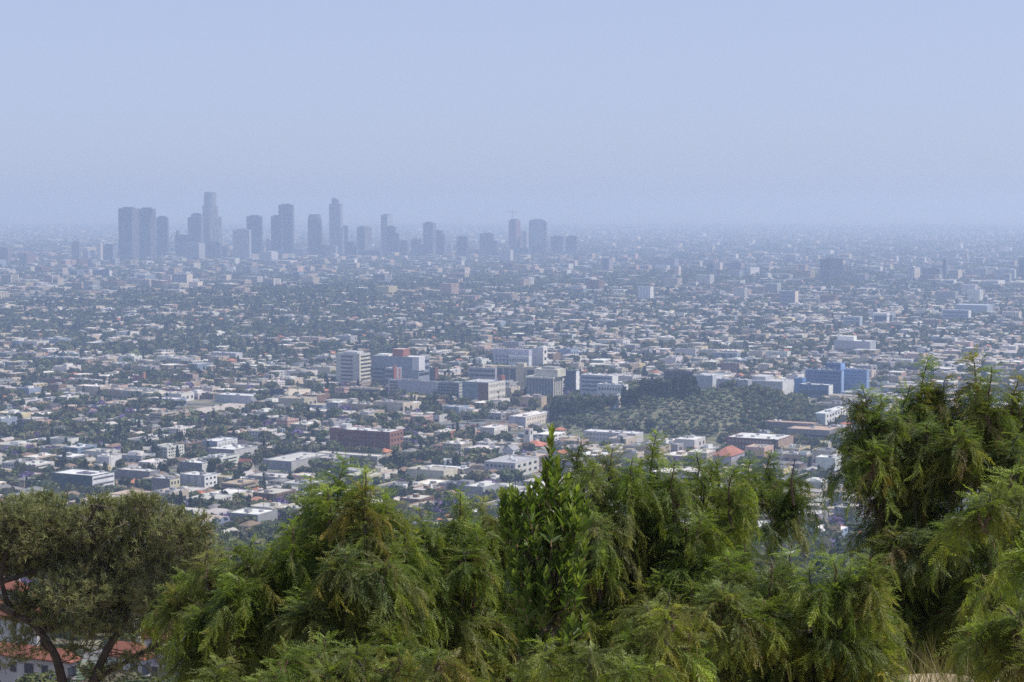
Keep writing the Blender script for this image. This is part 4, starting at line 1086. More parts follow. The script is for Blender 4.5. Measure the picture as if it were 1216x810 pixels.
BLD = []; TRS = []; CARS = []
LOTS = []      # open paved lots (x,y,w,l)
def make_city():
    rng = random.Random(21)
    def tree(x, y, kind=None, hmul=1.0, force=False):
        if not infr(x, y) or blocked(x, y, 2): return
        hu = ((x - HILLX) / 165) ** 2 + ((y - HILLY) / 270) ** 2
        if hu < 1 and not force: return
        if kind is None:
            t = rng.random()
            kind = 'broadleaf_tree' if t < .74 else 'palm_tree' if t < .83 else 'cypress_tree' if t < .875 else 'conifer_tree' if t < .92 else 'jacaranda_tree' if t < .95 else 'pale_tree'
            if kind == 'jacaranda_tree' and y > 2600: kind = 'broadleaf_tree'
        h = {'broadleaf_tree': rng.uniform(5, 12), 'palm_tree': rng.uniform(11, 21), 'cypress_tree': rng.uniform(9, 16), 'conifer_tree': rng.uniform(9, 18), 'jacaranda_tree': rng.uniform(7, 11), 'pale_tree': rng.uniform(5, 9), 'olive_tree': rng.uniform(3.4, 6.4)}[kind] * hmul
        t = rng.uniform(.75, 1.3)
        TRS.append((kind, x, y, g1(x, y), h, (rng.uniform(1.1, 1.8) if kind == 'olive_tree' else rng.uniform(.85, 1.4)) if kind in ('broadleaf_tree', 'pale_tree', 'jacaranda_tree', 'olive_tree') else 1.0, rng.uniform(0, 6.28), (t * rng.uniform(.92, 1.12), t, t * rng.uniform(.85, 1.1))))
    make_city.tree = tree
    def woods(px, y): return (1.0 if px < 560 else .55 if px < 920 else .2) * float(sm(3000, 3700, y)) * float(sm(6200, 5200, y)) * (.55 + .6 * pn(px * 9, y * 1.2, .9))
    def building(kind, x, y, w, l, h, rz, **k):
        if not infr(x, y) or blocked(x, y, max(w, l) * .42): return False
        if ((x - HILLX) / 180) ** 2 + ((y - HILLY) / 290) ** 2 < 1: return False
        s = dict(kind=kind, w=w, l=l, h=h, seed=rng.randrange(1 << 30), **k)
        BLD.append((s, x, y, min(g1(x, y), g1(x, y - l / 2)), rz))
        return True
    # --- near and middle city: street blocks on a turned grid
    ROWP, STREET, LOT = 96.0, 15.0, 40.5
    for r in range(0, 52):
        for half in (0, 1):
            v = r * ROWP + STREET / 2 + LOT / 2 + half * LOT
            u = -3400.0 - rng.uniform(0, 30)
            while u < 1700:
                x, y = uv2xy(u, v)
                cross = (u % 190.0)
                if cross < 13: u += 14; continue
                if y < 420 or not infr(x, y, 1.1): u += 25; continue
                px, py = proj(x, y, 0)
                n1_, n2_ = pn(x, y), pn(x + 900, y - 400, 2.2)
                major = (r % 5 == 0 and half == 0) or (r % 5 == 4 and half == 1) or (u % 760) < 60
                pc = (.7 if major else .05) + (.2 if px > 560 else 0) + (.12 if n1_ > .35 else 0)
                if y < 1450: pc *= .1
                elif y < 2050: pc *= .6
                if y < 1250 and rng.random() < .55 + (.25 if y < 900 else 0):
                    for _ in range(4): tree(x + rng.uniform(-16, 16), y + rng.uniform(-22, 22))
                    u += 20; continue
                rz = GRID + rng.choice([0, 0, 0, math.pi / 2]) * 0 + rng.gauss(0, .02)
                wd = max(0.0, woods(px, y))
                if rng.random() < wd * .5:
                    for _ in range(4): tree(*uv2xy(u + rng.uniform(0, 18), v + rng.uniform(-20, 20)))
                    u += 18; continue
                t = rng.random()
                if t < pc:
                    w = rng.uniform(15, 42) if major else rng.uniform(14, 28); l = rng.uniform(16, 31); h = rng.uniform(4.5, 7.5) if rng.random() < .75 else rng.uniform(8, 13)
                    wn, wc = pick(WALLS, rng); rn, rc = pick(FLATS, rng)
                    xx, yy = uv2xy(u + w / 2, v)
                    if rng.random() < .09 and w > 24:
                        LOTS.append((xx, yy, w, l))
                    else:
                        building('shop_building', xx, yy, w, l, h, rz, wall=wc, roof=rc, wn=wn, rn=rn, rk='flat')
                    for _ in range(rng.choice([0, 1, 2] if px > 560 else [1, 2, 3])): tree(*uv2xy(u + rng.uniform(0, w), v + rng.choice([-1, 1]) * rng.uniform(19, 24)))
                    u += w + rng.uniform(1, 7)
                elif t < pc + (1 - pc) * (.1 + (.22 if n2_ > .15 else 0)) and y > 1250:
                    w = rng.uniform(13, 22); l = rng.uniform(20, 33); h = rng.choice([6.5, 6.8, 6.6, 9.4, 9.8]) + rng.uniform(-.3, .3)
                    wn, wc = pick(WALLS, rng); rn, rc = pick(FLATS, rng)
                    building('apartment_building', *uv2xy(u + w / 2, v), w, l, h, rz, wall=wc, roof=rc, wn=wn, rn=rn, rk='flat')
                    for _ in range(rng.choice([1, 2, 2, 3])): tree(*uv2xy(u + rng.uniform(-2, w + 2), v + rng.choice([-1, 1]) * rng.uniform(17, 23)))
                    u += w + rng.uniform(2, 6)
                else:
                    w = rng.uniform(8.5, 13.5); l = rng.uniform(10, 17); h = rng.choice([3.4, 3.6, 4.0, 6.2])
                    wn, wc = pick(WALLS, rng)
                    rk = rng.choices(['hip', 'gable', 'flat'], [4, 4, 3])[0]
                    rn, rc = pick(FLATS if rk == 'flat' else PITCH_, rng)
                    off = rng.uniform(-6, 6)
                    building('house', *uv2xy(u + w / 2, v + off), w, l, h, rz, wall=wc, roof=rc, wn=wn, rn=rn, rk=rk, rise=rng.uniform(1.5, 2.8))
                    td = 2.2 * wd + 3.1 + 3.0 * pn(x - 300, y + 700, 1.6) + (1.2 if px < 560 else -1.0)
                    k = int(max(0, td) + rng.random())
                    for _ in range(k): tree(*uv2xy(u + rng.uniform(-3, w + 3), v + rng.choice([-1, 1]) * rng.uniform(11, 24)))
                    if rng.random() < .4:   # back shed
                        building('house', *uv2xy(u + rng.uniform(2, w), v + (15 if half == 0 else -15)), rng.uniform(4, 7), rng.uniform(4, 7), 2.8, rz, wall=wc, roof=pick(FLATS, rng)[1], wn=wn, rn='pale grey', rk='flat', rise=1)
                    u += w + rng.uniform(2, 5)
    # --- outer city, coarser
    for (ya, yb, cell, keep) in ((4700, 9000, 34, .85), (9000, 13000, 62, .62), (13000, 17000, 90, .36), (17000, 25000, 150, .3)):
        ncell = int(yb * .56 / cell)
        for j in range(int((yb - ya) / cell) + 1):
            y0 = ya + j * cell
            for i in range(-ncell, ncell):
                x = i * cell + rng.uniform(-.4, .4) * cell; y = y0 + rng.uniform(-.4, .4) * cell
                if not infr(x, y, 1.03) or y < 4700: continue
                u = x * UX + y * UY; v = x * VX + y * VY
                if (v % 96) < 16 and cell < 50: continue
                n1_ = pn(x, y, .6)
                ridge = np.exp(-((x + 640) / 480) ** 2 - ((y - 4700) / 600) ** 2) + np.exp(-((x + 80) / 450) ** 2 - ((y - 5600) / 500) ** 2) + np.exp(-((x - 700) / 600) ** 2 - ((y - 6400) / 450) ** 2)
                if rng.random() < keep * (1 - .62 * min(1, ridge)):
                    wn, wc = pick(WALLS, rng); rn, rc = pick(FLATS + PITCH_[:3], rng)
                    k = cell / 34
                    if rng.random() < .14 + .1 * (n1_ > .3):
                        w, l, h = rng.uniform(20, 50) * k ** .7, rng.uniform(20, 40) * k ** .7, rng.uniform(7, 16) if rng.random() < .85 else rng.uniform(16, 34)
                        kind = 'apartment_building'
                    else:
                        w, l, h = rng.uniform(11, 22) * k ** .8, rng.uniform(12, 22) * k ** .8, rng.uniform(4, 8); kind = 'far'
                    building(kind, x, y, w, l, h, GRID if x > -900 else R(-40), wall=wc, roof=rc, wn=wn, rn=rn, rk='flat')
                nt_ = (2.7 + 1.8 * n1_ + 2.6 * ridge) * (1 if cell < 50 else .8 if cell < 80 else .4)
                for _ in range(int(max(0, nt_) + rng.random())):
                    xx, yy = x + rng.uniform(-.5, .5) * cell, y + rng.uniform(-.5, .5) * cell
                    tree(xx, yy, None, 1.0 if cell < 50 else 1.3 if cell < 100 else 1.8)
    # --- wooded slope under the viewpoint
    for _ in range(2600):
        y = rng.uniform(70, 1300) if rng.random() < .8 else rng.uniform(70, 400); x = rng.uniform(-1, 1) * (.2632 * y * 1.06 + 10)
        px, py = proj(x, y, g1(x, y))
        if y < 420 and px < 290: continue
        tree(x, y, 'broadleaf_tree' if rng.random() < .8 else None, 1.0 if y > 300 else .6)

def hill():
    rng = random.Random(5)
    tree = make_city.tree
    out = []
    # olives in loose rows over the hill
    for i in range(-20, 21):
        for j in range(-24, 25):
            x = HILLX + i * 8.2 + rng.uniform(-3.4, 3.4); y = HILLY + j * 11.5 + rng.uniform(-3.5, 3.5)
            r = ((x - HILLX) / 160) ** 2 + ((y - HILLY) / 262) ** 2
            if r > .97 or blocked(x, y, 1): continue
            px, py = proj(x, y, g1(x, y))
            if rng.random() < .1: continue
            if px > 880 or (r > .75 and rng.random() < .6): tree(x, y, 'broadleaf_tree', .95, True)
            else: tree(x, y, 'olive_tree', 1.0, True)
    # the cypress and conifer rows on and beside the crest
    def at(px, py, kind, h):
        p = hit(px, py)
        t = rng.uniform(.85, 1.1)
        TRS.append((kind, p.x, p.y, p.z, h, rng.uniform(.9, 1.15) * (1.25 if kind == 'cypress_tree' else 1), rng.uniform(0, 6.28), (t, t, t)))
    for i in range(26): at(762 + i * 2.5 + rng.uniform(-.7, .7), 473.5 + rng.uniform(-1.5, 1.5), 'conifer_tree', rng.uniform(17, 25))
    for px in (741, 747, 751, 755): at(px, 484, 'cypress_tree', rng.uniform(17, 23))
    for i in range(20): at(656 + rng.uniform(0, 34), 499 + rng.uniform(-6, 2), 'conifer_tree', rng.uniform(16, 26))
    for i in range(16): at(690 + rng.uniform(0, 40), 484 + rng.uniform(-5, 3), 'conifer_tree' if rng.random() < .5 else 'broadleaf_tree', rng.uniform(10, 16))
    for px, py, h in ((470, 560, 21), (463, 562, 17), (478, 561, 16), (602, 579, 17), (612, 578, 15), (568, 577, 13), (576, 578, 12), (574, 530, 14), (452, 528, 9), (590, 532, 11), (505, 552, 16), (520, 550, 13), (540, 505, 13), (555, 503, 12), (575, 500, 14), (598, 492, 15),
                     (520, 500, 12), (535, 498, 12), (500, 503, 10), (612, 486, 15), (870, 464, 12), (860, 466, 11), (320, 545, 9), (332, 544, 13), (342, 543, 13), (350, 542, 12), (362, 543, 11), (374, 541, 11), (384, 541, 10), (290, 552, 10), (298, 553, 10), (306, 552, 11), (150, 545, 13), (158, 544, 11), (250, 562, 13), (95, 520, 17), (102, 522, 15), (110, 520, 14), (20, 505, 14), (10, 508, 15), (5, 510, 13), (190, 568, 15), (196, 567, 16), (150, 580, 10), (885, 476, 13), (905, 474, 14), (925, 476, 14), (940, 478, 13), (915, 480, 14), (955, 480, 12)):
        at(px, py, 'conifer_tree' if (px in (470, 463, 478, 190, 196, 250)) else 'broadleaf_tree', h)
    for px, py in ((56, 540), (62, 541), (17, 545), (35, 538), (285, 589), (291, 589), (75, 545), (118, 535)): at(px, py, 'jacaranda_tree', 8.5)

ORD = ['', 'second', 'third', 'fourth', 'fifth', 'sixth', 'seventh', 'eighth', 'ninth', 'tenth', 'eleventh', 'twelfth', 'thirteenth', 'fourteenth', 'fifteenth', 'sixteenth', 'seventeenth', 'eighteenth', 'nineteenth', 'twentieth']
def relate(items):
    """items: (object, px, py, description, plural kind). Writes labels that place each beside its nearest landmark, counting outwards."""
    bins = {}
    for o, px, py, desc in items:
        sh, lx, ly = min(LM, key=lambda m: (m[1] - px) ** 2 + ((m[2] - py) * 2.5) ** 2)
        dx, dy = px - lx, (py - ly) * 2.5
        if abs(dx) > abs(dy): rel = 'right of' if dx > 0 else 'left of'
        else: rel = 'in front of' if dy > 0 else 'behind'
        bins.setdefault((desc, rel, sh), []).append((dx * dx + dy * dy, o))
    for (desc, rel, sh), L in bins.items():
        L.sort(key=lambda t: t[0])
        for i, (_, o) in enumerate(L):
            if len(L) == 1: o['label'] = f'{desc} {rel} the {sh}'
            else:
                k = 'nearest' if i == 0 else ORD[i] if i < len(ORD) else 'outer'
                o['label'] = f'{desc}, {k} {rel} the {sh}'
            if len(o['label'].split()) > 16: o['label'] = o['label'].replace(' flat roof', ' roof').replace(' with ', ', ')
            if len(o['label'].split()) > 16: o['label'] = o['label'].replace('two storey ', '').replace('three storey ', '')

def place_city():
    rng = random.Random(3)
    items = []
    # buildings: the ones that show largest are things with parts
    limits = {'house': 290, 'apartment_building': 190, 'shop_building': 210}
    cand = {k: [] for k in limits}
    for i, (s, x, y, z, rz) in enumerate(BLD):
        if s['kind'] in cand:
            px, py = proj(x, y, z + s['h'])
            if shows(px, py) and shows(px - 5, py + 1) :
                cand[s['kind']].append((-(s['w'] * (s['h'] + s['l'] * .08)) / y ** 2, i))
    chosen = {}
    for k, L in cand.items():
        L.sort()
        for _, i in L[:limits[k]]: chosen[i] = k
    far = MB()
    groups = {'house': 'houses of the city plain', 'apartment_building': 'apartment buildings of the city plain', 'shop_building': 'flat roofed shops and workshops'}
    cats = {'house': 'house', 'apartment_building': 'apartment building', 'shop_building': 'shop'}
    for i, (s, x, y, z, rz) in enumerate(BLD):
        if i in chosen:
            k = chosen[i]
            sk = Sink()
            BUILD[k](s, sk, True)
            o = sk.finish(k, (x, y, z), rz)
            tag(o, None, cats[k], groups[k])
            size = s['w'] * s['l']
            if k == 'house':
                st = 'two storey ' if s['h'] > 5 else ('tiny ' if size < 60 else '')
                desc = f"{st}{s['wn']} house with {s['rn']} {s['rk']} roof"
            elif k == 'apartment_building':
                n = max(2, round(s['h'] / 3.0)); nn = {2: 'two', 3: 'three', 4: 'four', 5: 'five'}.get(n, 'tall')
                desc = f"{nn} storey {s['wn']} apartments with {s['rn']} roof"
            else:
                st = 'long ' if s['w'] > 38 else 'small ' if s['w'] < 22 else ''
                desc = f"{st}{s['wn']} flat shop with {s['rn']} roof"
            desc = desc.replace('pale grey flat roof', 'pale flat roof').replace('two storey blue grey', 'blue grey')
            px, py = proj(x, y, z + s['h'] / 2)
            items.append((o, px, py, desc))
        else:
            far.set((x, y, z), rz)
            kind = s['kind']
            if kind == 'far' or y > 5200:
                far.box(-s['w'] / 2, s['w'] / 2, -s['l'] / 2, s['l'] / 2, -3, s['h'], s['wall'], PAINT, s['roof'], ROOF, False)
                if y < 9000 and kind != 'far':
                    for q in range(2): fbox(far, 'f', s['w'], s['l'], .08, .92, s['h'] * (.2 + .4 * q), s['h'] * (.42 + .4 * q), .08, GL, GLASS)
            else:
                BUILD[kind](s, One(far), False)
    tag(far.build('distant_buildings'), 'countless small houses and blocks fading into the haze', None, None, 'stuff')
    # trees
    tl = {'broadleaf_tree': 290, 'palm_tree': 120, 'cypress_tree': 90, 'conifer_tree': 120, 'jacaranda_tree': 40, 'pale_tree': 60, 'olive_tree': 290}
    cand = {k: [] for k in tl}
    for i, t in enumerate(TRS):
        kind, x, y, z, h = t[:5]
        px, py = proj(x, y, z + h)
        if shows(px, py) and y < 6000 and y > 250:
            cand[kind].append((-h * h / y ** 2, i))
    ch = set()
    for k, L in cand.items():
        L.sort(); ch.update(i for _, i in L[:tl[k]])
    near = proto_set(170)
    meshes = {k: [(p.mesh(k), p.crown_mesh(), p.trunk_mesh()) for p in v] for k, v in near.items()}
    tg = {'broadleaf_tree': 'broad leaved trees among the houses', 'palm_tree': 'tall palms among the houses', 'cypress_tree': 'dark cypresses', 'conifer_tree': 'dark conifers', 'jacaranda_tree': 'purple flowering jacarandas', 'pale_tree': 'pale green trees among the houses', 'olive_tree': 'olive trees on the hill'}
    td = {'broadleaf_tree': 'green tree', 'palm_tree': 'thin palm', 'cypress_tree': 'narrow dark cypress', 'conifer_tree': 'dark pointed conifer', 'jacaranda_tree': 'purple flowering jacaranda', 'pale_tree': 'pale green tree', 'olive_tree': 'grey green olive tree'}
    tin = []
    for i in sorted(ch):
        kind, x, y, z, h, ws, rot, tint = TRS[i][:8]
        v = i % len(meshes[kind])
        me, cm, tm = meshes[kind][v]
        full = h / y > .0052 and kind != 'olive_tree'
        if full:
            o = root(kind, (x, y, z), rot); o.scale = (h * ws, h * ws, h)
            c = link('crown', cm, o); t_ = link('trunk', tm, o)
            c.color = (*tint, 1)
        else:
            o = link(kind, me, None, (x, y, z), rot); o.scale = (h * ws, h * ws, h)
            o.color = (*tint, 1)
        tag(o, None, 'tree', tg[kind])
        px, py = proj(x, y, z + h * .6)
        sz = h / y * FPX
        d = td[kind]
        if kind == 'broadleaf_tree':
            d = ('large ' if h > 10.8 else 'small ' if h < 7.5 else '') + ('dark ' if v in (4, 5, 8, 9) else '') + ('spreading ' if ws > 1.2 else 'upright ' if ws < .97 else '') + d
        elif kind in ('palm_tree', 'conifer_tree', 'olive_tree'):
            d = ('tall ' if h > {'palm_tree': 17, 'conifer_tree': 15, 'olive_tree': 6}[kind] else 'short ') + d
        if kind == 'olive_tree':
            o['label'] = 'grey green olive tree in the loose rows covering the hill'
            continue
        tin.append((o, px, py, d))
    relate(items); relate(tin)
    n_mid = [t for i, t in enumerate(TRS) if i not in ch and t[2] < 3000]
    n_far = [t for i, t in enumerate(TRS) if i not in ch and 3000 <= t[2] < 5600]
    n_vf = [t for i, t in enumerate(TRS) if i not in ch and t[2] >= 5600]
    scatter('nearer_city_trees', n_mid, proto_set(64), 'mass of green street and garden trees between the houses')
    scatter('distant_trees', n_far, proto_set(30), 'mass of dark garden trees fading with distance')
    scatter('far_treetops', n_vf, proto_set(12), 'faint specks of treetops out to the horizon')

def streets():
    mb = MB()
    for r in range(4, 52):
        v = r * 96.0
        for i in range(-68, 34):
            u = i * 50.0
            x0, y0 = uv2xy(u, v - 4.5)
            if y0 < 1250 or not infr(x0, y0, 1.1): continue
            if ((x0 - HILLX) / 190) ** 2 + ((y0 - HILLY) / 300) ** 2 < 1: continue
            q = [uv2xy(u, v - 4.5), uv2xy(u + 50, v - 4.5), uv2xy(u + 50, v + 4.5), uv2xy(u, v + 4.5)]
            mb.face([(a, b_, g1(a, b_) + .25) for a, b_ in q], (.1, .1, .1), ROOF)
    for j in range(-18, 10):
        u = j * 190.0 + 6.5
        for i in range(8, 104):
            v = i * 48.0
            x0, y0 = uv2xy(u, v)
            if y0 < 1250 or not infr(x0, y0, 1.1): continue
            if ((x0 - HILLX) / 190) ** 2 + ((y0 - HILLY) / 300) ** 2 < 1: continue
            q = [uv2xy(u - 4.5, v), uv2xy(u + 4.5, v), uv2xy(u + 4.5, v + 48), uv2xy(u - 4.5, v + 48)]
            mb.face([(a, b_, g1(a, b_) + .32) for a, b_ in q], (.105, .103, .1), ROOF)
    me = mb.mesh('street')
    me.materials.clear(); me.materials.append(M_ASPHALT)
    tag(link('street', me), 'asphalt streets running between the blocks', None, None, 'structure')

# ------------------------------------------------------------------ cars
CARC = [('white', (.7, .7, .7)), ('silver', (.45, .46, .47)), ('black', (.03, .03, .035)), ('red', (.35, .04, .03)), ('blue', (.06, .1, .25)), ('grey', (.18, .18, .19)), ('tan', (.4, .34, .26))]
def car_parts():
    body = MB()
    prof = [(-2.2, .35), (2.2, .35), (2.25, .75), (2.1, .92), (1.1, 1.0), (-1.9, 1.02), (-2.25, .85)]
    k = [(x, -.85, z) for x, z in prof] + [(x, .85, z) for x, z in prof]; n = len(prof)
    body.faces(k, [(i, (i + 1) % n, n + (i + 1) % n, n + i) for i in range(n)] + [tuple(range(n))[::-1], tuple(range(n, 2 * n))], (1, 1, 1), METAL)
    cab = MB()
    prof = [(-1.8, 1.0), (1.1, .98), (.45, 1.45), (-1.2, 1.47)]
    k = [(x, -.75 if z < 1.2 else -.62, z) for x, z in prof] + [(x, .75 if z < 1.2 else .62, z) for x, z in prof]; n = 4
    cab.faces(k, [(i, (i + 1) % n, n + (i + 1) % n, n + i) for i in range(n)] + [tuple(range(n))[::-1], tuple(range(n, 2 * n))], GL, GLASS)
    wh = []
    for x in (-1.35, 1.35):
        for y in (-.8, .8):
            m_ = MB(); pts = [(x + .33 * math.cos(a), .33 + .33 * math.sin(a)) for a in [math.pi * i / 5 for i in range(10)]]
            k = [(px, y - .1, pz) for px, pz in pts] + [(px, y + .1, pz) for px, pz in pts]
            m_.faces(k, [(i, (i + 1) % 10, 10 + (i + 1) % 10, 10 + i) for i in range(10)] + [tuple(range(10))[::-1], tuple(range(10, 20))], (.02, .02, .02), PAINT)
            wh.append(m_.mesh('wheel'))
    return body, cab.mesh('cabin'), wh

def cars():
    rng = random.Random(9)
    body, cabin, wheels = car_parts()
    bodies = []
    for nme, c in CARC:
        b_ = MB(); b_.v, b_.sz, b_.ix, b_.mi = body.v, body.sz, body.ix, body.mi; b_.c = [c] * len(body.c)
        bodies.append(b_.mesh('car_body'))
    spots = []
    def lot(px, py, nu, nv, du=3.0, dv=7.5, prob=.8):
        p = hit(px, py)
        for i in range(nu):
            for j in range(nv):
                if rng.random() > prob: continue
                u, v = (i - nu / 2) * du, (j - nv / 2) * dv
                spots.append((p.x + u * UX + v * VX, p.y + u * UY + v * VY, GRID + math.pi / 2))
    lot(612, 492, 9, 4); lot(530, 509, 12, 3); lot(565, 506, 8, 3); lot(352, 470, 7, 2, prob=.5); lot(225, 487, 10, 2, prob=.4); lot(430, 540, 8, 2, prob=.6); lot(350, 562, 6, 2, prob=.6)
    its = []
    for x, y, rz in spots:
        if blocked(x, y, -5): continue
        k = rng.randrange(len(CARC))
        o = root('parked_car', (x, y, g1(x, y) + .35), rz + rng.choice([0, math.pi]))
        link('car_body', bodies[k], o); link('cabin', cabin, o)
        for w_ in wheels: link('wheel', w_, o)
        tag(o, None, 'car', 'cars parked in the open lots')
        px, py = proj(x, y, 1)
        its.append((o, px, py, CARC[k][0] + ' car parked in an open lot'))
        FOOT.append((x, y, 3, 3, 1, 0))
    relate(its)

def open_lots():
    """bare sandy and paved lots seen among the blocks"""
    for nm, pts, col, lab in (('sandy_lot', [(341, 474), (366, 475), (372, 462), (343, 462)], (.5, .43, .34), 'bare sandy building lot beside the dark navy box'),
                              ('paved_lot', [(205, 497), (285, 486), (312, 478), (300, 474), (250, 483), (196, 491)], (.42, .37, .33), 'long pale open lot curving through the left streets'),
                              ('parking_lot', [(520, 516), (575, 512), (580, 502), (515, 503)], (.17, .17, .18), 'asphalt parking lot full of cars below the hospitals'),
                              ('parking_lot', [(592, 497), (632, 494), (632, 484), (598, 486)], (.2, .2, .2), 'asphalt parking lot left of the dark conifers')):
        P3 = [hit(*p) for p in pts]
        mb = MB(); mb.face([(p.x, p.y, p.z + .3) for p in P3], col, ROOF)
        tag(mb.build(nm), lab, None, None, 'structure')
        c = sum(P3, Vector()) / len(P3)
        xs = [p.x for p in P3]; ys = [p.y for p in P3]
        FOOT.append((c.x, c.y, (max(xs) - min(xs)) / 2 * .8, (max(ys) - min(ys)) / 2 * .8, 1, 0))
# ------------------------------------------------------------------ villas on the slope below the viewpoint
def villa(label, px, ytop, D, rise_px, wing=None, ybase=812, short=None):
    px0, pxm, px1 = px
    loc, w, l, h, rz = fit(px0, pxm, px1, ytop, ybase, R(-24), 9, D=D)
    g = min(g1(loc[0], loc[1]), g1(loc[0], loc[1] - l), g1(loc[0] + w / 2, loc[1]))
    base = loc[2] - g
    s = Sink()
    wc = (.52, .5, .49)
    s('wall').box(-w / 2, w / 2, -l / 2, l / 2, -base - 1.5, h, wc, PAINT, None, None, False)
    pitched(s('roof'), w, l, h, rise_px * D / FPX, 'hip', (.3, .115, .075), wc, .6)
    s('chimney').box(w * .2, w * .2 + .7, l * .1, l * .1 + .7, h - .2, h + rise_px * D / FPX + .7, wc)
    s('tile_ridge').box(-w / 2 + .4, w / 2 - .4, -l / 2 - .64, -l / 2 - .5, h - .05, h + .1, (.2, .08, .055), ROOF)
    nst = max(1, int((h + min(base, 3)) / 3.0))
    for k in range(nst):
        z = h - 2.3 - 3.1 * k
        for face, span in (('f', w), ('r', l)):
            n = max(2, int(span / 2.8))
            for j in range(n):
                c0 = (j + .5) / n
                ww = .5 if (j + k) % 3 else .75
                fr = s('window_frame', True)
                fbox(fr, face, w, l, c0 - (ww + .1) / span, c0 + (ww + .1) / span, z - .1, z + 1.45, .05, (.25, .2, .17))
                gl_ = s('window', True)
                fbox(gl_, face, w, l, c0 - ww / span, c0 + ww / span, z, z + 1.35, .09, GL, GLASS)
    if wing:
        # balcony with railing across the front
        z = h - 3.4
        s('balcony').box(-w * .3, w * .42, -l / 2 - 1.5, -l / 2, z - .2, z, wc)
        rl = s('railing')
        rl.box(-w * .3, w * .42, -l / 2 - 1.5, -l / 2 - 1.45, z + .9, z + .97, DARK, METAL)
        n = int(w * .72 / .18)
        for i in range(n):
            x = -w * .3 + w * .72 * i / n
            rl.box(x, x + .03, -l / 2 - 1.49, -l / 2 - 1.46, z, z + .9, DARK, METAL)
        for i in range(4):
            x = -w * .3 + w * .72 * i / 3
            s('column', True).box(x - .15, x + .15, -l / 2 - 1.45, -l / 2 - 1.15, z - 3.2 - base, z - .2, wc)
    r = s.finish('spanish_villa', loc, rz)
    tag(r, label, 'villa', 'white villas with red tile roofs')
    occupy(loc, w, l, rz, 1)
    if short: LM.append((short, (px0 + px1) / 2, ytop))

def villas():
    villa('white villa with balcony, nearest and largest, seen under the pine branches at right', (172, 236, 246), 763, 262, 24, True, 812, 'balconied villa')
    villa('white villa wing with a lower red roof, joined left of the balconied villa', (128, 170, 178), 782, 256, 16, None, 812, 'low villa wing')
    villa('lavender white villa with a long red roof behind the forked pine trunk', (-30, 82, 90), 786, 275, 13, None, 815, 'long roofed villa')
    villa('pale villa with red roof one row above the long roofed one', (-30, 44, 52), 738, 305, 20, None, 772, 'middle villa')
    villa('small pale villa with red roof, highest one at the left edge', (-12, 26, 32), 702, 345, 10, None, 725, 'topmost villa')

def bushes():
    rng = random.Random(31)
    protos = [Proto(*clump_crown(900, broad_lobes(), .07, g), .4, .02) for g in ((.1, .11, .045), (.075, .1, .035), (.13, .12, .075), (.06, .085, .035))]
    nm = ['olive brown', 'green', 'grey brown', 'dark green']
    ms = [(p.crown_mesh(), p.trunk_mesh()) for p in protos]
    its = []
    n = 0
    while n < 46:
        D = rng.uniform(218, 246) if n < 16 else rng.uniform(225, 420); px = rng.uniform(-20, 300)
        x = (px - 608) / FPX * D; y = D
        if blocked(x, y, 2): continue
        z = g1(x, y); k = rng.randrange(4); h = rng.uniform(3.5, 5.6) if D < 246 else rng.uniform(2.2, 4.5) if D < 290 else rng.uniform(4, 8)
        o = root('garden_bush', (x, y, z), rng.uniform(0, 6)); sc = h * rng.uniform(.9, 1.5); o.scale = (sc, sc, h)
        link('crown', ms[k][0], o).color = (1, 1, 1, 1); link('trunk', ms[k][1], o)
        tag(o, None, 'bush', 'garden bushes round the villas')
        a, b_ = proj(x, y, z + h / 2)
        its.append((o, a, b_, f"{'low' if h < 4 else 'tall'} {nm[k]} garden bush")); n += 1
    relate(its)

# ------------------------------------------------------------------ foreground vegetation
def frames(d, roll_up):
    """orthonormal frames with x along d and z near roll_up"""
    d = d / np.linalg.norm(d, axis=1)[:, None]
    y = np.cross(roll_up, d); n = np.linalg.norm(y, axis=1)[:, None]
    y = np.where(n > 1e-4, y / np.maximum(n, 1e-4), np.array([[0, 1, 0]]))
    z = np.cross(d, y)
    return np.stack([d, y, z], -1)     # columns

def frond_proto(n, droop, seed):
    r = np.random.default_rng(seed)
    V = []
    def spine(t): return np.array([t, .04 * math.sin(3 * t + seed), -droop * t * t])
    for i in range(n):
        t = .1 + .86 * i / (n - 1)
        p = spine(t)
        ln = .23 * (math.sin(math.pi * (.18 + .72 * t)) ** .8) * r.uniform(.85, 1.15)
        for s in (-1, 1):
            a = R(r.uniform(38, 60)); dz = r.uniform(-.5, .1)
            d = np.array([math.cos(a), s * math.sin(a), dz]); d /= np.linalg.norm(d)
            sd = np.cross(d, [0, 0, 1]); sd /= np.linalg.norm(sd)
            tw = r.uniform(-.6, .6); sd = sd * math.cos(tw) + np.array([0, 0, 1]) * math.sin(tw)
            wd = .021
            V += [p, p + d * ln * .45 + sd * wd, p + d * ln + np.array([0, 0, -.012]), p + d * ln * .45 - sd * wd]
    p = spine(1.0); V += [spine(.96), p + np.array([.03, .018, 0]), p + np.array([.14, 0, -.03]), p + np.array([.03, -.018, 0])]
    for a, b_ in ((0, .35), (.35, .7), (.7, 1.0)):
        q, w_ = spine(a), spine(b_)
        V += [q + [0, .007, 0], q - [0, .007, 0], w_ - [0, .005, 0], w_ + [0, .005, 0]]
    return np.array(V)
FRONDS = [frond_proto(12, .3, 1), frond_proto(14, .55, 2), frond_proto(9, .15, 3), frond_proto(13, .8, 4), frond_proto(11, .5, 5), frond_proto(15, .65, 6)]

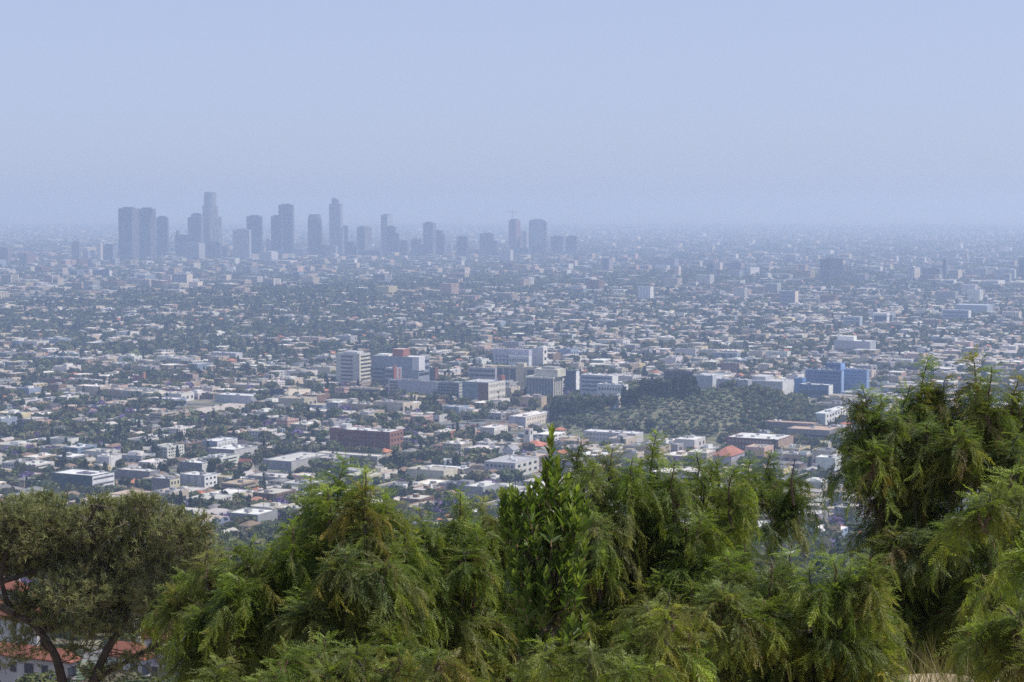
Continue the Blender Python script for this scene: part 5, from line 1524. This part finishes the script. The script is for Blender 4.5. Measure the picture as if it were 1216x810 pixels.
def leaf_proto():
    # lance-shaped leaf, folded along the midrib
    b_, t = [0, 0, 0], [1, 0, -.06]
    l1, l2 = [.3, .17, .06], [.66, .14, .03]; r1, r2 = [.3, -.17, .06], [.66, -.14, .03]
    return np.array([b_, t, l2, l1, b_, r1, r2, t])
LANCE = leaf_proto()

def place(protos, pos, Fr, scl, cols):
    """instances of quad protos -> (verts, cols)"""
    V = []; C = []
    k = RNG.integers(0, len(protos), len(pos))
    for i, p in enumerate(protos):
        m_ = k == i
        if not m_.any(): continue
        v = np.einsum('nij,kj->nki', Fr[m_], p) * scl[m_][:, None, None] + pos[m_][:, None, :]
        nq = len(p) // 4
        c = np.repeat(cols[m_][:, None, :], nq, 1) * RNG.uniform(.85, 1.15, (m_.sum(), nq, 1))
        V.append(v.reshape(-1, 3)); C.append(c.reshape(-1, 3))
    return np.concatenate(V), np.concatenate(C)

def twig_tubes(P0, P1, P2, r0, col):
    """thin three-sided twigs through three points each"""
    n = len(P0)
    V = []; F = []
    d = P2 - P0
    a = np.cross(d, RNG.normal(size=(n, 3))); a /= np.linalg.norm(a, axis=1)[:, None]
    b_ = np.cross(d, a); b_ /= np.maximum(1e-6, np.linalg.norm(b_, axis=1)[:, None])
    ringv = []
    for Pk, rr in ((P0, r0), (P1, r0 * .75), (P2, r0 * .4)):
        for q in range(3):
            an = 2 * math.pi * q / 3
            ringv.append(Pk + (a * math.cos(an) + b_ * math.sin(an)) * rr)
    v = np.stack(ringv, 1)       # n,9,3
    f = []
    for s in (0, 3):
        for q in range(3): f.append((s + q, s + (q + 1) % 3, s + 3 + (q + 1) % 3, s + 3 + q))
    f = np.array(f)
    F = (f[None] + (np.arange(n) * 9)[:, None, None]).reshape(-1, 4)
    return v.reshape(-1, 3), F, np.tile(np.array(col), (len(F), 1))

def crown_mesh(name, quads_v, quads_c, slot, tw=None):
    n = len(quads_v) // 4
    v = quads_v; f = np.arange(n * 4).reshape(-1, 4); m_ = np.full(n, slot); c = quads_c
    if tw is not None:
        f = np.concatenate([f, tw[1] + len(v)]); v = np.concatenate([v, tw[0]])
        m_ = np.concatenate([m_, np.full(len(tw[1]), BARK)]); c = np.concatenate([c, tw[2]])
    return mesh_np(name, v, np.full(len(f), 4), f.ravel(), m_, c)

LEAFC = np.array([(.135, .185, .036), (.165, .21, .04), (.095, .14, .034), (.21, .24, .055), (.115, .15, .06), (.27, .26, .08), (.19, .13, .055)])
LEAFP = np.array([.26, .22, .2, .13, .11, .05, .03])

def limb_path(a, b_, sag=.12, n=6, rng=random):
    a, b_ = Vector(a), Vector(b_)
    off = Vector((rng.uniform(-1, 1), rng.uniform(-1, 1), rng.uniform(-.2, .5))) * (b_ - a).length * sag
    pts = []
    for i in range(n + 1):
        t = i / n
        pts.append(a.lerp(b_, t) + off * math.sin(math.pi * t) + Vector((rng.gauss(0, .01), rng.gauss(0, .01), 0)) * (0 < i < n))
    return pts

def pepper(label, D, basepx, lobes, seed, dens=1.0, tint=(1, 1, 1), berries=(), frond=(.12, .26), fork=None, bole=1.0):
    """weeping pepper tree: crown lobes given as (px, py, rx, ry, leader, colour, depth). Each lobe is a group of
    ascending stems; branchlets hang from them and carry the feathery leaves."""
    global RNG
    RNG = np.random.default_rng(seed)
    rng = random.Random(seed)
    k = D / FPX
    bp = P(basepx, 800, D); base = Vector((bp.x, bp.y, g1(bp.x, bp.y)))
    tr = MB()
    topz = base.z + .9
    fk = Vector((base.x + rng.uniform(-.1, .1), base.y, max(topz, P(basepx, fork or 790, D).z)))
    tr.tube(limb_path(base - Vector((0, 0, .3)), fk, .06, 5, rng), [q * bole * .7 for q in (.11, .095, .085, .08, .07, .06)], (.09, .07, .055), BARK, 8)
    # wide crown masses are broken into smaller uneven groups
    split = []
    for lb in lobes:
        if lb[2] >= 33 and lb[3] >= 28:
            for _ in range(3 if lb[2] < 48 else 4):
                split.append((lb[0] + rng.uniform(-.6, .6) * lb[2], lb[1] + rng.uniform(-.45, .55) * lb[3], lb[2] * rng.uniform(.34, .58), lb[3] * rng.uniform(.5, .85), rng.choice([.2, .5, .9]), None, rng.uniform(-1.0, 1.0)))
        else: split.append(lb)
    lobes = split
    A0 = []; DIR = []; LEN = []; TC = []          # hanging branchlets
    POS = []; FD = []; UP = []; SC_ = []; CO = []          # leaves
    def leaves(pos, f, sc, col):
        POS.append(pos); FD.append(f); UP.append(np.tile([0, 0, 1.0], (len(pos), 1)) + RNG.normal(size=pos.shape) * .5); SC_.append(sc); CO.append(col)
    for lb in lobes:
        px, py, rx, ry = lb[:4]; leader = lb[4] if len(lb) > 4 else .3; colr = lb[5] if len(lb) > 5 else None
        dd = lb[6] if len(lb) > 6 else rng.uniform(-.5, .5)
        if leader != 1.3: py = py + 12
        c = np.array(P(px, py, D + dd)); R3 = np.array([rx * k * .92, (rx + ry) * .5 * k * .8, ry * k])
        low = c - np.array([0, 0, ry * k * .8])
        tr.tube(limb_path(fk, Vector(low), .12, 5, rng), [q * bole * .6 for q in (.045, .036, .028, .024, .02, .016)], (.075, .06, .05), BARK, 6)
        spire = leader == 1.3
        ns = 3 if spire else max(4, int(rx * ry / 230 * dens))
        for i in range(ns):
            main = i < 2 + round(leader * 2 + ns * .25)
            e = RNG.normal(size=3); e /= np.linalg.norm(e); e[2] = rng.uniform(-.35, .55)
            if main:
                sp = .12 if i == 0 else .6 if spire else .95
                e = np.array([rng.uniform(-sp, sp), rng.uniform(-.6, .6), 1.0]); e[2] = (1.05 if i == 0 or not spire else rng.uniform(.3, .75)) - .45 * abs(e[0])
            tip = c + e * R3 * np.array([.85, .85, 1.0 if spire else rng.uniform(.7, 1.1)] if main else [rng.uniform(.6, 1.1)] * 3)
            s0 = low + np.array([e[0] * rng.uniform(.1, .5), e[1] * .4, rng.uniform(0, .7)]) * R3
            path = limb_path(Vector(s0), Vector(tip), .1, 7, rng)
            if not main and rng.random() < .5:       # the end arches over
                out = Vector((e[0], e[1], 0)); 
                path.append(path[-1] + (path[-1] - path[-2]) * .5 + out * .1)
                path.append(path[-1] + out * .1 - Vector((0, 0, .07)))
            nP = len(path)
            bare = rng.random() < .05
            tr.tube(path, [(.011 if not main else .014) * (1 - i_ / nP) + .003 for i_ in range(nP)], (.15, .095, .07) if rng.random() < .6 else (.1, .085, .075), BARK, 5)
            if bare: continue
            pa = np.array([tuple(q) for q in path]); L = np.linalg.norm(tip - s0)
            bc = LEAFC[RNG.choice(len(LEAFC), p=LEAFP)] if colr is None else np.array(colr)
            bc = .6 * bc + .4 * LEAFC[RNG.choice(len(LEAFC), p=LEAFP)] if colr is None else bc
            bc = bc * rng.uniform(.8, 1.25)
            if rng.random() < .055 and colr is None: bc = .55 * bc + .45 * np.array((.2, .15, .075))      # olive and rusty sprays
            elif rng.random() < .15 and colr is None: bc = .6 * bc + .4 * np.array((.2, .22, .13))      # dusty grey green
            # leaves standing on the stem itself, drooping outwards
            nl = int(L / (.0125 if main else .026))
            t = RNG.uniform(.3, 1.0, nl) ** (.8 if main else 1); q = t * (nP - 1); j = np.minimum(q.astype(int), nP - 2); u = (q - j)[:, None]
            pos = pa[j] * (1 - u) + pa[j + 1] * u
            ax = pa[j + 1] - pa[j]; ax /= np.linalg.norm(ax, axis=1)[:, None]
            an = RNG.uniform(0, 6.28, nl)
            rad = np.stack([np.cos(an), np.sin(an), np.zeros(nl)], -1)
            f = ax * RNG.uniform(.3, 1.0, (nl, 1)) + rad * .75 + np.array([0, 0, -.12 if main else -.3])
            leaves(pos, f, RNG.uniform(*frond, nl) * ((1.3 - .62 * t) if main else (1.2 - .6 * t)), np.tile(bc, (nl, 1)) * RNG.uniform(.85, 1.2, (nl, 1)) * (1 + .6 * (t[:, None] > .85)))  # stem tips brightened too, painting the crown's inside as darker
            # hanging branchlets
            nb = max(3, int(L / (.07 if spire else .058) * dens))
            t = RNG.uniform(.08, .72 if spire else .75 if main else .97, nb); q = t * (nP - 1); j = np.minimum(q.astype(int), nP - 2); u = (q - j)[:, None]
            A0.append(pa[j] * (1 - u) + pa[j + 1] * u)
            an = RNG.uniform(0, 6.28, nb)
            DIR.append(np.stack([np.cos(an), np.sin(an), RNG.uniform(0, 1.0, nb)], -1))
            LEN.append(RNG.uniform(.25, .95, nb) ** 1.2 * ((.16 + .5 * (1 - t)) if spire else (.2 + .72 * (1 - t) ** 1.2)) * min(1.15, .45 + (rx + ry) / 150))
            TC.append(np.tile(bc, (nb, 1)) * RNG.uniform(.8, 1.2, (nb, 1)) * RNG.uniform(.93, 1.07, (nb, 3)))
    A0 = np.concatenate(A0); DIR = np.concatenate(DIR); LEN = np.concatenate(LEN) + .1; TC = np.concatenate(TC)
    DIR /= np.linalg.norm(DIR, axis=1)[:, None]
    steps = 12
    pos = A0.copy(); d = DIR.copy()
    pts = [A0]
    for s in range(steps):
        sl = (LEN / steps)[:, None]
        pos = pos + d * sl
        d = d + np.array([0, 0, -.2]) * (.5 + LEN[:, None]) + RNG.normal(size=d.shape) * .07
        d /= np.linalg.norm(d, axis=1)[:, None]
        if s == steps // 2: pts.append(pos.copy())
        for side in ((1, -1) if s % 2 == 0 else (-1, 1))[:2 if s > 8 or s % 3 == 0 else 1]:
            h = np.cross(d, RNG.normal(size=d.shape) * .6 + np.array([0, 1.0, .3])); h /= np.maximum(1e-3, np.linalg.norm(h, axis=1))[:, None]
            f = d * .75 + h * side * .55 + np.array([0, 0, -.34]) + RNG.normal(size=d.shape) * .16
            cc = TC * (np.array([1.7, 1.5, 1.15]) if s > 9 else 1.0)      # young tips, brighter still so the crown's inside looks shaded
            leaves(pos + RNG.normal(size=pos.shape) * .006, f, RNG.uniform(*frond, len(d)) * RNG.uniform(.6, 1.05, len(d)), cc * RNG.uniform(.8, 1.2, (len(d), 1)))
    pts.append(pos)
    Fp = np.concatenate(FD); Fr = frames(Fp, np.concatenate(UP))
    V, C = place(FRONDS, np.concatenate(POS), Fr, np.concatenate(SC_), np.concatenate(CO) * np.array(tint) * np.array([.94, .93, .84]))
    tw = twig_tubes(pts[0], pts[1], pts[2], .0035, (.2, .12, .07))
    r_ = root('pepper_tree', base)
    off = np.array(base)
    tr.v = [tuple(Vector(p) - base) for p in tr.v]
    tr.build('trunk', r_)
    link('crown', crown_mesh('crown', V - off, C, LEAF, (tw[0] - off, tw[1], tw[2])), r_)
    for (px, py, dd, ln) in berries:
        q = P(px, py, D + dd) - base
        mb = MB()
        for i in range(int(46 * ln)):
            t = rng.random(); rr = .006 + .001 * rng.random(); sp = .05 * (1 - .6 * t)
            o_ = (q.x + rng.gauss(0, sp * .6), q.y + rng.gauss(0, sp * .6), q.z - t * ln * .5)
            ps = [(o_[0] + rr, o_[1], o_[2]), (o_[0], o_[1] + rr, o_[2]), (o_[0] - rr, o_[1], o_[2]), (o_[0], o_[1] - rr, o_[2]), (o_[0], o_[1], o_[2] + rr), (o_[0], o_[1], o_[2] - rr)]
            mb.faces(ps, [(0, 1, 4), (1, 2, 4), (2, 3, 4), (3, 0, 4), (1, 0, 5), (2, 1, 5), (3, 2, 5), (0, 3, 5)], (.33 * rng.uniform(.6, 1.2), .1, .09), PAINT)
        mb.build('berry_cluster', r_)
    tag(r_, label, 'tree', 'pepper trees in front of the city')
    print(label[:40], 'fronds', len(Fp))

def laurel():
    global RNG
    RNG = np.random.default_rng(77); rng = random.Random(77)
    D = 16.5; k = D / FPX
    bp = P(650, 800, D); base = Vector((bp.x, bp.y, g1(bp.x, bp.y)))
    tr = MB()
    POS = []; FD = []; UP = []; S_ = []; CO = []
    fk = P(655, 740, D)
    tr.tube(limb_path(base - Vector((0, 0, .2)), fk, .05, 4, rng), [.03, .027, .024, .02, .018], (.08, .07, .06), BARK, 7)
    # shoots: (px,py) of the tip
    shoots = [(655, 512, 90), (662, 545, 50), (648, 552, 50), (628, 580, 50), (674, 568, 45), (606, 592, 45)]
    for cx, cy_, rx, ry in ((616, 622, 20, 34), (640, 606, 18, 36), (664, 600, 18, 36), (640, 650, 34, 30), (674, 640, 24, 34), (690, 606, 12, 30), (604, 600, 10, 22), (645, 690, 38, 26), (625, 665, 22, 24), (672, 680, 24, 26), (650, 720, 34, 22)):
        for _ in range(13):
            a = rng.uniform(0, 6.28); r = rng.random() ** .5
            shoots.append((cx + rx * r * math.cos(a), cy_ + ry * r * math.sin(a), rng.uniform(20, 42)))
    for _ in range(30): shoots.append((rng.uniform(615, 695), rng.uniform(670, 750), rng.uniform(22, 40)))
    for px, py, ln in shoots:
        dd = rng.uniform(-.5, .5)
        tip = P(px, py, D + dd); lean = (px - 650) / 90
        b0 = tip - Vector((lean * .25 * ln * k * 1.5, rng.uniform(-.1, .1), ln * k))
        path = limb_path(b0, tip, .05, 4, rng)
        tr.tube(limb_path(fk, b0, .1, 4, rng), [.006, .005, .0045, .004, .0035], (.07, .055, .045), BARK, 5)
        tr.tube(path, [.006, .005, .005, .004, .003], (.2, .13, .07), BARK, 4)
        n = int(ln * .5) + 4
        ax = (tip - b0).normalized()
        for i in range(n):
            t = (i + .5) / n
            an = 2.4 * i + rng.uniform(-.3, .3)
            u = ax.cross(Vector((1, 0, .1))).normalized(); w_ = ax.cross(u)
            rad = u * math.cos(an) + w_ * math.sin(an)
            op = rng.uniform(.55, 1.15) * (1.15 - .65 * t)
            f = ax * math.cos(op) + rad * math.sin(op) + Vector((0, 0, .15))
            POS.append(b0 + (tip - b0) * t); FD.append(f); UP.append(ax * .8 - rad * .2 + Vector((rng.gauss(0, .4), rng.gauss(0, .4), .3)))
            S_.append(rng.uniform(.1, .15) * (1.1 - .35 * t))
            g = rng.uniform(.75, 1.3)
            base_c = (.11, .165, .03) if rng.random() < .7 else (.07, .11, .024)
            if t > .7: base_c = (.19, .235, .05)
            CO.append([q * g for q in base_c])
    V, C = place([LANCE], np.array([tuple(p) for p in POS]), frames(np.array([tuple(f) for f in FD]), np.array([tuple(u) for u in UP])), np.array(S_), np.array(CO))
    r_ = root('laurel_shrub', base)
    tr.v = [tuple(Vector(p) - base) for p in tr.v]
    tr.build('trunk', r_)
    link('crown', crown_mesh('crown', V - np.array(base), C, LEAF), r_)
    tag(r_, 'upright glossy shrub with broad lance leaves and a tall pointed shoot', 'shrub')

def pine():
    global RNG
    RNG = np.random.default_rng(5); rng = random.Random(5)
    D = 40.0; k = D / FPX
    bp = P(92, 810, D); base = Vector((bp.x, bp.y, g1(bp.x, bp.y)))
    tr = MB(); bk = (.06, .048, .04)
    def limb(px, r0, r1, dd=(0, 0), n=8):
        pts = [P(x, y, D + dd[0] + (dd[1] - dd[0]) * i / (len(px) - 1)) for i, (x, y) in enumerate(px)]
        # densify with a smooth path
        out = []
        for i in range(len(pts) - 1):
            p0, p1, p2, p3 = pts[max(0, i - 1)], pts[i], pts[i + 1], pts[min(len(pts) - 1, i + 2)]
            for s in range(4):
                t = s / 4
                out.append(.5 * ((2 * p1) + (p2 - p0) * t + (2 * p0 - 5 * p1 + 4 * p2 - p3) * t * t + (3 * p1 - p0 - 3 * p2 + p3) * t ** 3))
        out.append(pts[-1])
        m_ = len(out) - 1
        tr.tube(out, [r0 + (r1 - r0) * i / m_ for i in range(m_ + 1)], bk, BARK, n)
        return out
    fk = P(92, 850, D)
    tr.tube([base - Vector((0, 0, .4)), base.lerp(fk, .5) + Vector((.08, 0, 0)), fk], [.3, .24, .22], bk, BARK, 10)
    limbs = []
    limbs.append(limb([(92, 850), (76, 815), (68, 785), (58, 765), (40, 742), (16, 728), (4, 700), (2, 680), (8, 655), (25, 628)], .115, .02, (0, -.6)))
    limbs.append(limb([(92, 850), (112, 805), (128, 770), (146, 742), (152, 715), (135, 685), (140, 650), (160, 620)], .105, .02, (0, .5)))
    limbs.append(limb([(98, 840), (118, 806), (150, 786), (182, 768), (212, 752), (236, 733), (250, 700)], .065, .01, (0, .9)))
    limbs.append(limb([(64, 775), (50, 760), (72, 715), (98, 672), (112, 640), (114, 615), (120, 600)], .055, .02, (-.1, -.4)))
    limbs.append(limb([(150, 720), (180, 690), (205, 665), (230, 645)], .06, .02, (.3, .8)))
    limbs.append(limb([(16, 728), (-10, 715), (-40, 690), (-60, 650)], .08, .03, (-.5, -.8)))
    limbs.append(limb([(4, 690), (30, 682), (60, 668), (80, 640)], .06, .02, (-.5, .3)))
    limbs.append(limb([(112, 640), (104, 625), (116, 600)], .05, .02, (-.4, -1.0)))
    # bare dead twigs under the crown
    for L in limbs:
        for _ in range(10):
            q = L[rng.randrange(len(L) // 3, len(L))]
            e = q + Vector((rng.uniform(-.55, .55), rng.uniform(-.1, .6), rng.uniform(-.4, .25)))
            tr.tube(limb_path(q, e, .15, 4, rng), [.014, .011, .009, .007, .004], (.11, .09, .075), BARK, 4)
    for L in limbs[:4]:
        for _ in range(16):
            q = L[rng.randrange(5, len(L) * 2 // 3)]
            e = q + Vector((rng.uniform(-1.1, 1.1), rng.uniform(-.5, .3), rng.uniform(-.35, .35)))
            tr.tube(limb_path(q, e, .2, 5, rng), [.013, .011, .009, .008, .006, .003], (.09, .075, .065), BARK, 4)
    L3 = limbs[2]
    for _ in range(36):
        q = L3[rng.randrange(8, len(L3))]
        e = q + Vector((rng.uniform(-.2, .9), rng.uniform(-.4, .4), rng.uniform(-.75, .6)))
        tr.tube(limb_path(q, e, .12, 4, rng), [.012, .01, .008, .006, .003], (.1, .085, .07), BARK, 4)
    lobes = [(18, 628, 60, 40), (60, 612, 46, 30), (112, 618, 48, 28), (165, 612, 50, 28), (218, 628, 40, 28), (-30, 640, 50, 50), (20, 664, 50, 26), (75, 655, 55, 40), (130, 662, 60, 42), (190, 658, 55, 42),
             (240, 660, 28, 34), (90, 700, 55, 32), (140, 712, 60, 34), (195, 704, 48, 34), (60, 735, 30, 16), (105, 740, 42, 18), (160, 745, 50, 16), (205, 738, 36, 20), (85, 765, 40, 20), (25, 760, 50, 36), (190, 772, 50, 26), (30, 715, 36, 26), (130, 790, 40, 20), (228, 690, 28, 26), (-25, 690, 22, 25), (22, 608, 36, 22), (120, 596, 22, 12), (168, 592, 26, 12), (45, 590, 24, 12)]
    POS = []; FD = []; CO = []; T0 = []; T1 = []
    for (px, py, rx, ry) in lobes:
        dd = rng.uniform(-.7, .7)
        c = np.array(P(px, py, D + dd)); R3 = np.array([rx * k, (rx + ry) * .5 * k * 1.1, ry * k])
        n = int(rx * ry * (.25 if py < 742 else .08))
        d = RNG.normal(size=(n, 3)); d /= np.linalg.norm(d, axis=1)[:, None]
        p = c + d * (RNG.random(n) ** .45)[:, None] * R3
        f = d * .8 + np.array([0, 0, .7]) + RNG.normal(size=(n, 3)) * .35
        f /= np.linalg.norm(f, axis=1)[:, None]
        POS.append(p); FD.append(f)
        T0.append(p - f * RNG.uniform(.12, .4, (n, 1)) - np.array([0, 0, .03])); T1.append(p)
        pal = np.array([(.23, .25, .1), (.2, .225, .095), (.28, .285, .13), (.165, .19, .085), (.28, .255, .15)])
        CO.append(pal[RNG.choice(5, n, p=[.3, .28, .2, .15, .07])] * RNG.uniform(.8, 1.2, (n, 1)))
    p = np.concatenate(POS); f = np.concatenate(FD); co = np.concatenate(CO)
    NPT = 22
    n = len(p)
    # needles fan forward round each shoot
    ax = np.repeat(f, NPT, 0); rd = RNG.normal(size=ax.shape)
    nd = ax * .75 + rd * .5; nd /= np.linalg.norm(nd, axis=1)[:, None]
    ps = np.repeat(p, NPT, 0) - ax * RNG.uniform(0, .14, (n * NPT, 1))
    ln = RNG.uniform(.07, .12, (n * NPT, 1))
    sd = np.cross(nd, RNG.normal(size=nd.shape)); sd /= np.linalg.norm(sd, axis=1)[:, None]
    wd = .0055
    v = np.stack([ps - sd * wd, ps + sd * wd, ps + nd * ln + sd * wd * .5, ps + nd * ln - sd * wd * .5], 1).reshape(-1, 3)
    cc = np.repeat(co, NPT, 0) * RNG.uniform(.8, 1.2, (n * NPT, 1))
    t0 = np.concatenate(T0); t1 = np.concatenate(T1)
    tw = twig_tubes(t0, (t0 + t1) / 2, t1, .006, (.13, .105, .085))
    r_ = root('pine_tree', base)
    off = np.array(base)
    tr.v = [tuple(Vector(q) - base) for q in tr.v]
    tr.build('trunk', r_)
    link('crown', crown_mesh('crown', v - off, cc, NEEDLE, (tw[0] - off, tw[1], tw[2])), r_)
    tag(r_, 'broad olive green pine with forked dark trunk and bare lower branches', 'tree')
    print('pine tufts', n)

def dry_grass():
    global RNG
    RNG = np.random.default_rng(3)
    n = 9500
    x = RNG.uniform(-6, 12, n); y = RNG.uniform(17, 40, n)
    keep = (np.sin(x * 1.3 + 1) + np.sin(y * .9 + x * .5) + RNG.normal(size=n) * .5) > .1
    x, y = x[keep], y[keep]; n = len(x)
    z = ground(x, y)
    B = 7
    px = np.repeat(x, B) + RNG.normal(size=n * B) * .07; py = np.repeat(y, B) + RNG.normal(size=n * B) * .07; pz = np.repeat(z, B) - .02
    p = np.stack([px, py, pz], -1)
    d = RNG.normal(size=(n * B, 3)) * .4; d[:, 2] = 1; h = RNG.uniform(.12, .5, (n * B, 1))
    s = RNG.normal(size=(n * B, 3)); s[:, 2] = 0; s /= np.linalg.norm(s, axis=1)[:, None]
    v = np.stack([p - s * .004, p + s * .004, p + d * h + s * .001, p + d * h - s * .001], 1).reshape(-1, 3)
    g = RNG.random((n * B, 1))
    c = np.array([.22, .17, .09]) * (1 - g * .6) + np.array([.1, .14, .04]) * g * .6
    me = mesh_np('dry_grass', v, np.full(n * B, 4), np.arange(n * B * 4), np.full(n * B, LEAF), c)
    tag(link('dry_grass', me), 'straw coloured dry grass on the sandy slope between the trees', None, None, 'stuff')

def spires(rng, pts, hw=(13, 20)):
    """narrow upright shoots: (px, top y, length) -> tall thin lobes"""
    return [(x + rng.uniform(-2, 2), y + ln / 2, rng.uniform(*hw), ln / 2, 1.3) for x, y, ln in pts]

def foreground():
    rng = random.Random(44)
    BR = (.14, .085, .03); YE = (.2, .18, .04)
    pepper('pepper tree with a twin pointed top, just right of the pine', 19.0, 400, spires(rng, [
        (368, 566, 110), (388, 580, 90), (410, 545, 130), (436, 562, 110), (456, 586, 90), (346, 625, 80), (322, 652, 70), (298, 642, 70), (272, 660, 60), (246, 655, 60), (222, 678, 60), (206, 700, 50), (476, 622, 80)]) + [
        (402, 650, 40, 46), (372, 655, 36, 46), (440, 660, 34, 50), (350, 715, 46, 50), (295, 712, 46, 40), (250, 725, 34, 34), (300, 765, 56, 46), (400, 720, 56, 54),
        (440, 765, 56, 50), (370, 780, 56, 42), (250, 790, 40, 35), (322, 735, 38, 40), (460, 715, 32, 40), (345, 755, 42, 38)], 101, berries=((410, 780, -.7, .5), (355, 720, -.7, .4)))
    pepper('pepper tree with reddish stems between the twin topped one and the glossy shrub', 21.0, 530, spires(rng, [
        (500, 606, 90), (524, 622, 80), (547, 580, 120), (576, 590, 110), (598, 630, 70), (480, 640, 70), (562, 625, 70)]) + [
        (545, 675, 34, 44), (575, 690, 32, 42), (505, 690, 38, 46), (475, 700, 34, 40), (540, 730, 48, 46), (580, 750, 40, 46), (490, 755, 48, 50), (540, 785, 56, 42), (600, 790, 40, 40), (520, 755, 46, 46), (600, 730, 28, 48)], 102, berries=((562, 700, -.6, .4), (548, 762, -.6, .4)))
    laurel()
    pepper('widest pepper tree, behind the glossy shrub, with several feathery tips', 22.0, 770, spires(rng, [
        (690, 516, 110), (708, 548, 80), (726, 530, 100), (752, 546, 90), (778, 518, 130), (802, 550, 90), (826, 536, 100), (850, 545, 90), (872, 556, 80), (716, 590, 80), (765, 600, 90), (815, 605, 80), (672, 575, 70)]) + [
        (776, 630, 38, 44), (722, 625, 40, 44), (700, 620, 26, 40), (825, 630, 40, 44), (752, 640, 40, 50), (800, 650, 48, 46), (700, 670, 42, 50), (770, 700, 60, 52), (840, 690, 48, 56), (720, 750, 58, 56),
        (790, 760, 58, 52), (860, 625, 30, 34), (690, 735, 40, 54), (850, 760, 54, 54), (680, 790, 50, 40), (735, 700, 42, 48), (805, 720, 42, 48), (655, 700, 38, 42), (660, 765, 48, 42), (815, 785, 50, 40)], 103, berries=((786, 752, -1.0, .6), (848, 690, -1.0, .5), (662, 708, -.8, .6)))
    pepper('thin dark pepper tree with bare stems showing against the city', 25.0, 925, spires(rng, [(893, 548, 70), (916, 538, 80), (942, 545, 70)], (14, 20)) + [
        (905, 590, 36, 26), (940, 590, 26, 24), (925, 612, 28, 22), (882, 600, 28, 30)], 104, .8, (.8, .82, .85), fork=690, bole=.42)
    pepper('low bushy pepper tree filling the gap below the thin dark one', 18.5, 960, spires(rng, [
        (886, 645, 90), (912, 662, 70), (936, 655, 90), (962, 676, 70), (986, 660, 90), (1010, 672, 80), (1034, 662, 80), (866, 658, 70)]) + [
        (930, 735, 50, 36), (985, 740, 48, 34), (1020, 735, 32, 34), (900, 750, 48, 54), (960, 770, 58, 46), (1020, 760, 40, 46), (880, 710, 40, 46), (930, 795, 60, 35), (1000, 800, 50, 30), (1040, 725, 20, 38)], 105, berries=((900, 770, -.7, .4),))
    pepper('tallest pepper tree with two feathery crowns over the right side', 22.5, 1110, spires(rng, [
        (1026, 460, 90), (1046, 470, 90), (1076, 455, 100), (1100, 426, 130), (1122, 446, 100), (1154, 418, 140), (1178, 436, 110), (1204, 446, 110), (1230, 446, 100), (1062, 490, 90), (1018, 512, 60), (1138, 480, 100)]) + [
        (1100, 530, 38, 46), (1150, 530, 34, 46), (1040, 525, 34, 36), (1195, 530, 36, 50), (1065, 550, 30, 40), (1028, 550, 20, 30), (1120, 560, 48, 44), (1175, 580, 46, 48), (1225, 550, 30, 60), (1080, 600, 48, 44),
        (1120, 640, 54, 50), (1120, 735, 50, 60), (1075, 765, 40, 50), (1165, 780, 50, 40), (1060, 650, 36, 40), (1180, 650, 50, 55), (1090, 705, 46, 50), (1150, 715, 40, 44), (1050, 575, 20, 20, 0, (.11, .085, .035))], 106, 1.0, (.88, .91, .95), bole=.5, berries=((1062, 648, -1.0, .5),))
    pepper('bright arching pepper branches at the right edge, nearest of all', 15.5, 1240, [
        (1200, 590, 26, 40, 1), (1175, 605, 24, 30, .6), (1225, 640, 36, 56), (1195, 720, 40, 36, .4), (1225, 740, 40, 56), (1205, 790, 46, 36), (1170, 750, 26, 26)], 107, .8, (1.05, 1.05, .95), frond=(.13, .25), bole=.5)
    pepper('low pale green pepper sapling at the bottom below the widest tree', 15.0, 790, spires(rng, [(768, 712, 60), (796, 704, 70), (752, 745, 50), (818, 745, 50), (700, 768, 40), (648, 764, 44)], (12, 18)) + [
        (780, 760, 24, 34), (764, 795, 28, 26), (806, 790, 24, 26), (700, 805, 22, 20), (646, 804, 22, 22)], 108, .8, (1.1, 1.08, .98), frond=(.11, .24), bole=.4)
    pepper('small drooping pepper bush at the bottom under the twin topped tree', 15.5, 430, spires(rng, [(385, 760, 50), (425, 765, 45), (470, 768, 45), (340, 770, 45), (520, 770, 45)], (12, 18)) + [
        (400, 805, 46, 28), (470, 808, 46, 26), (330, 808, 40, 26), (540, 806, 40, 26)], 109, .8, (1.02, 1.0, 1.0), frond=(.11, .24), bole=.4)
    pine()
    dry_grass()

# ------------------------------------------------------------------ build everything
make_ground()
landmarks()
pitched_landmarks()
villas()
bushes()
cars()
open_lots()
skyline()
make_city()
hill()
place_city()
streets()
foreground()
make_haze()
print('things', sum(1 for o in SC.objects if o.parent is None), 'objects', len(SC.objects), 'quads', sum(len(o.data.polygons) for o in SC.objects if o.type == 'MESH'))
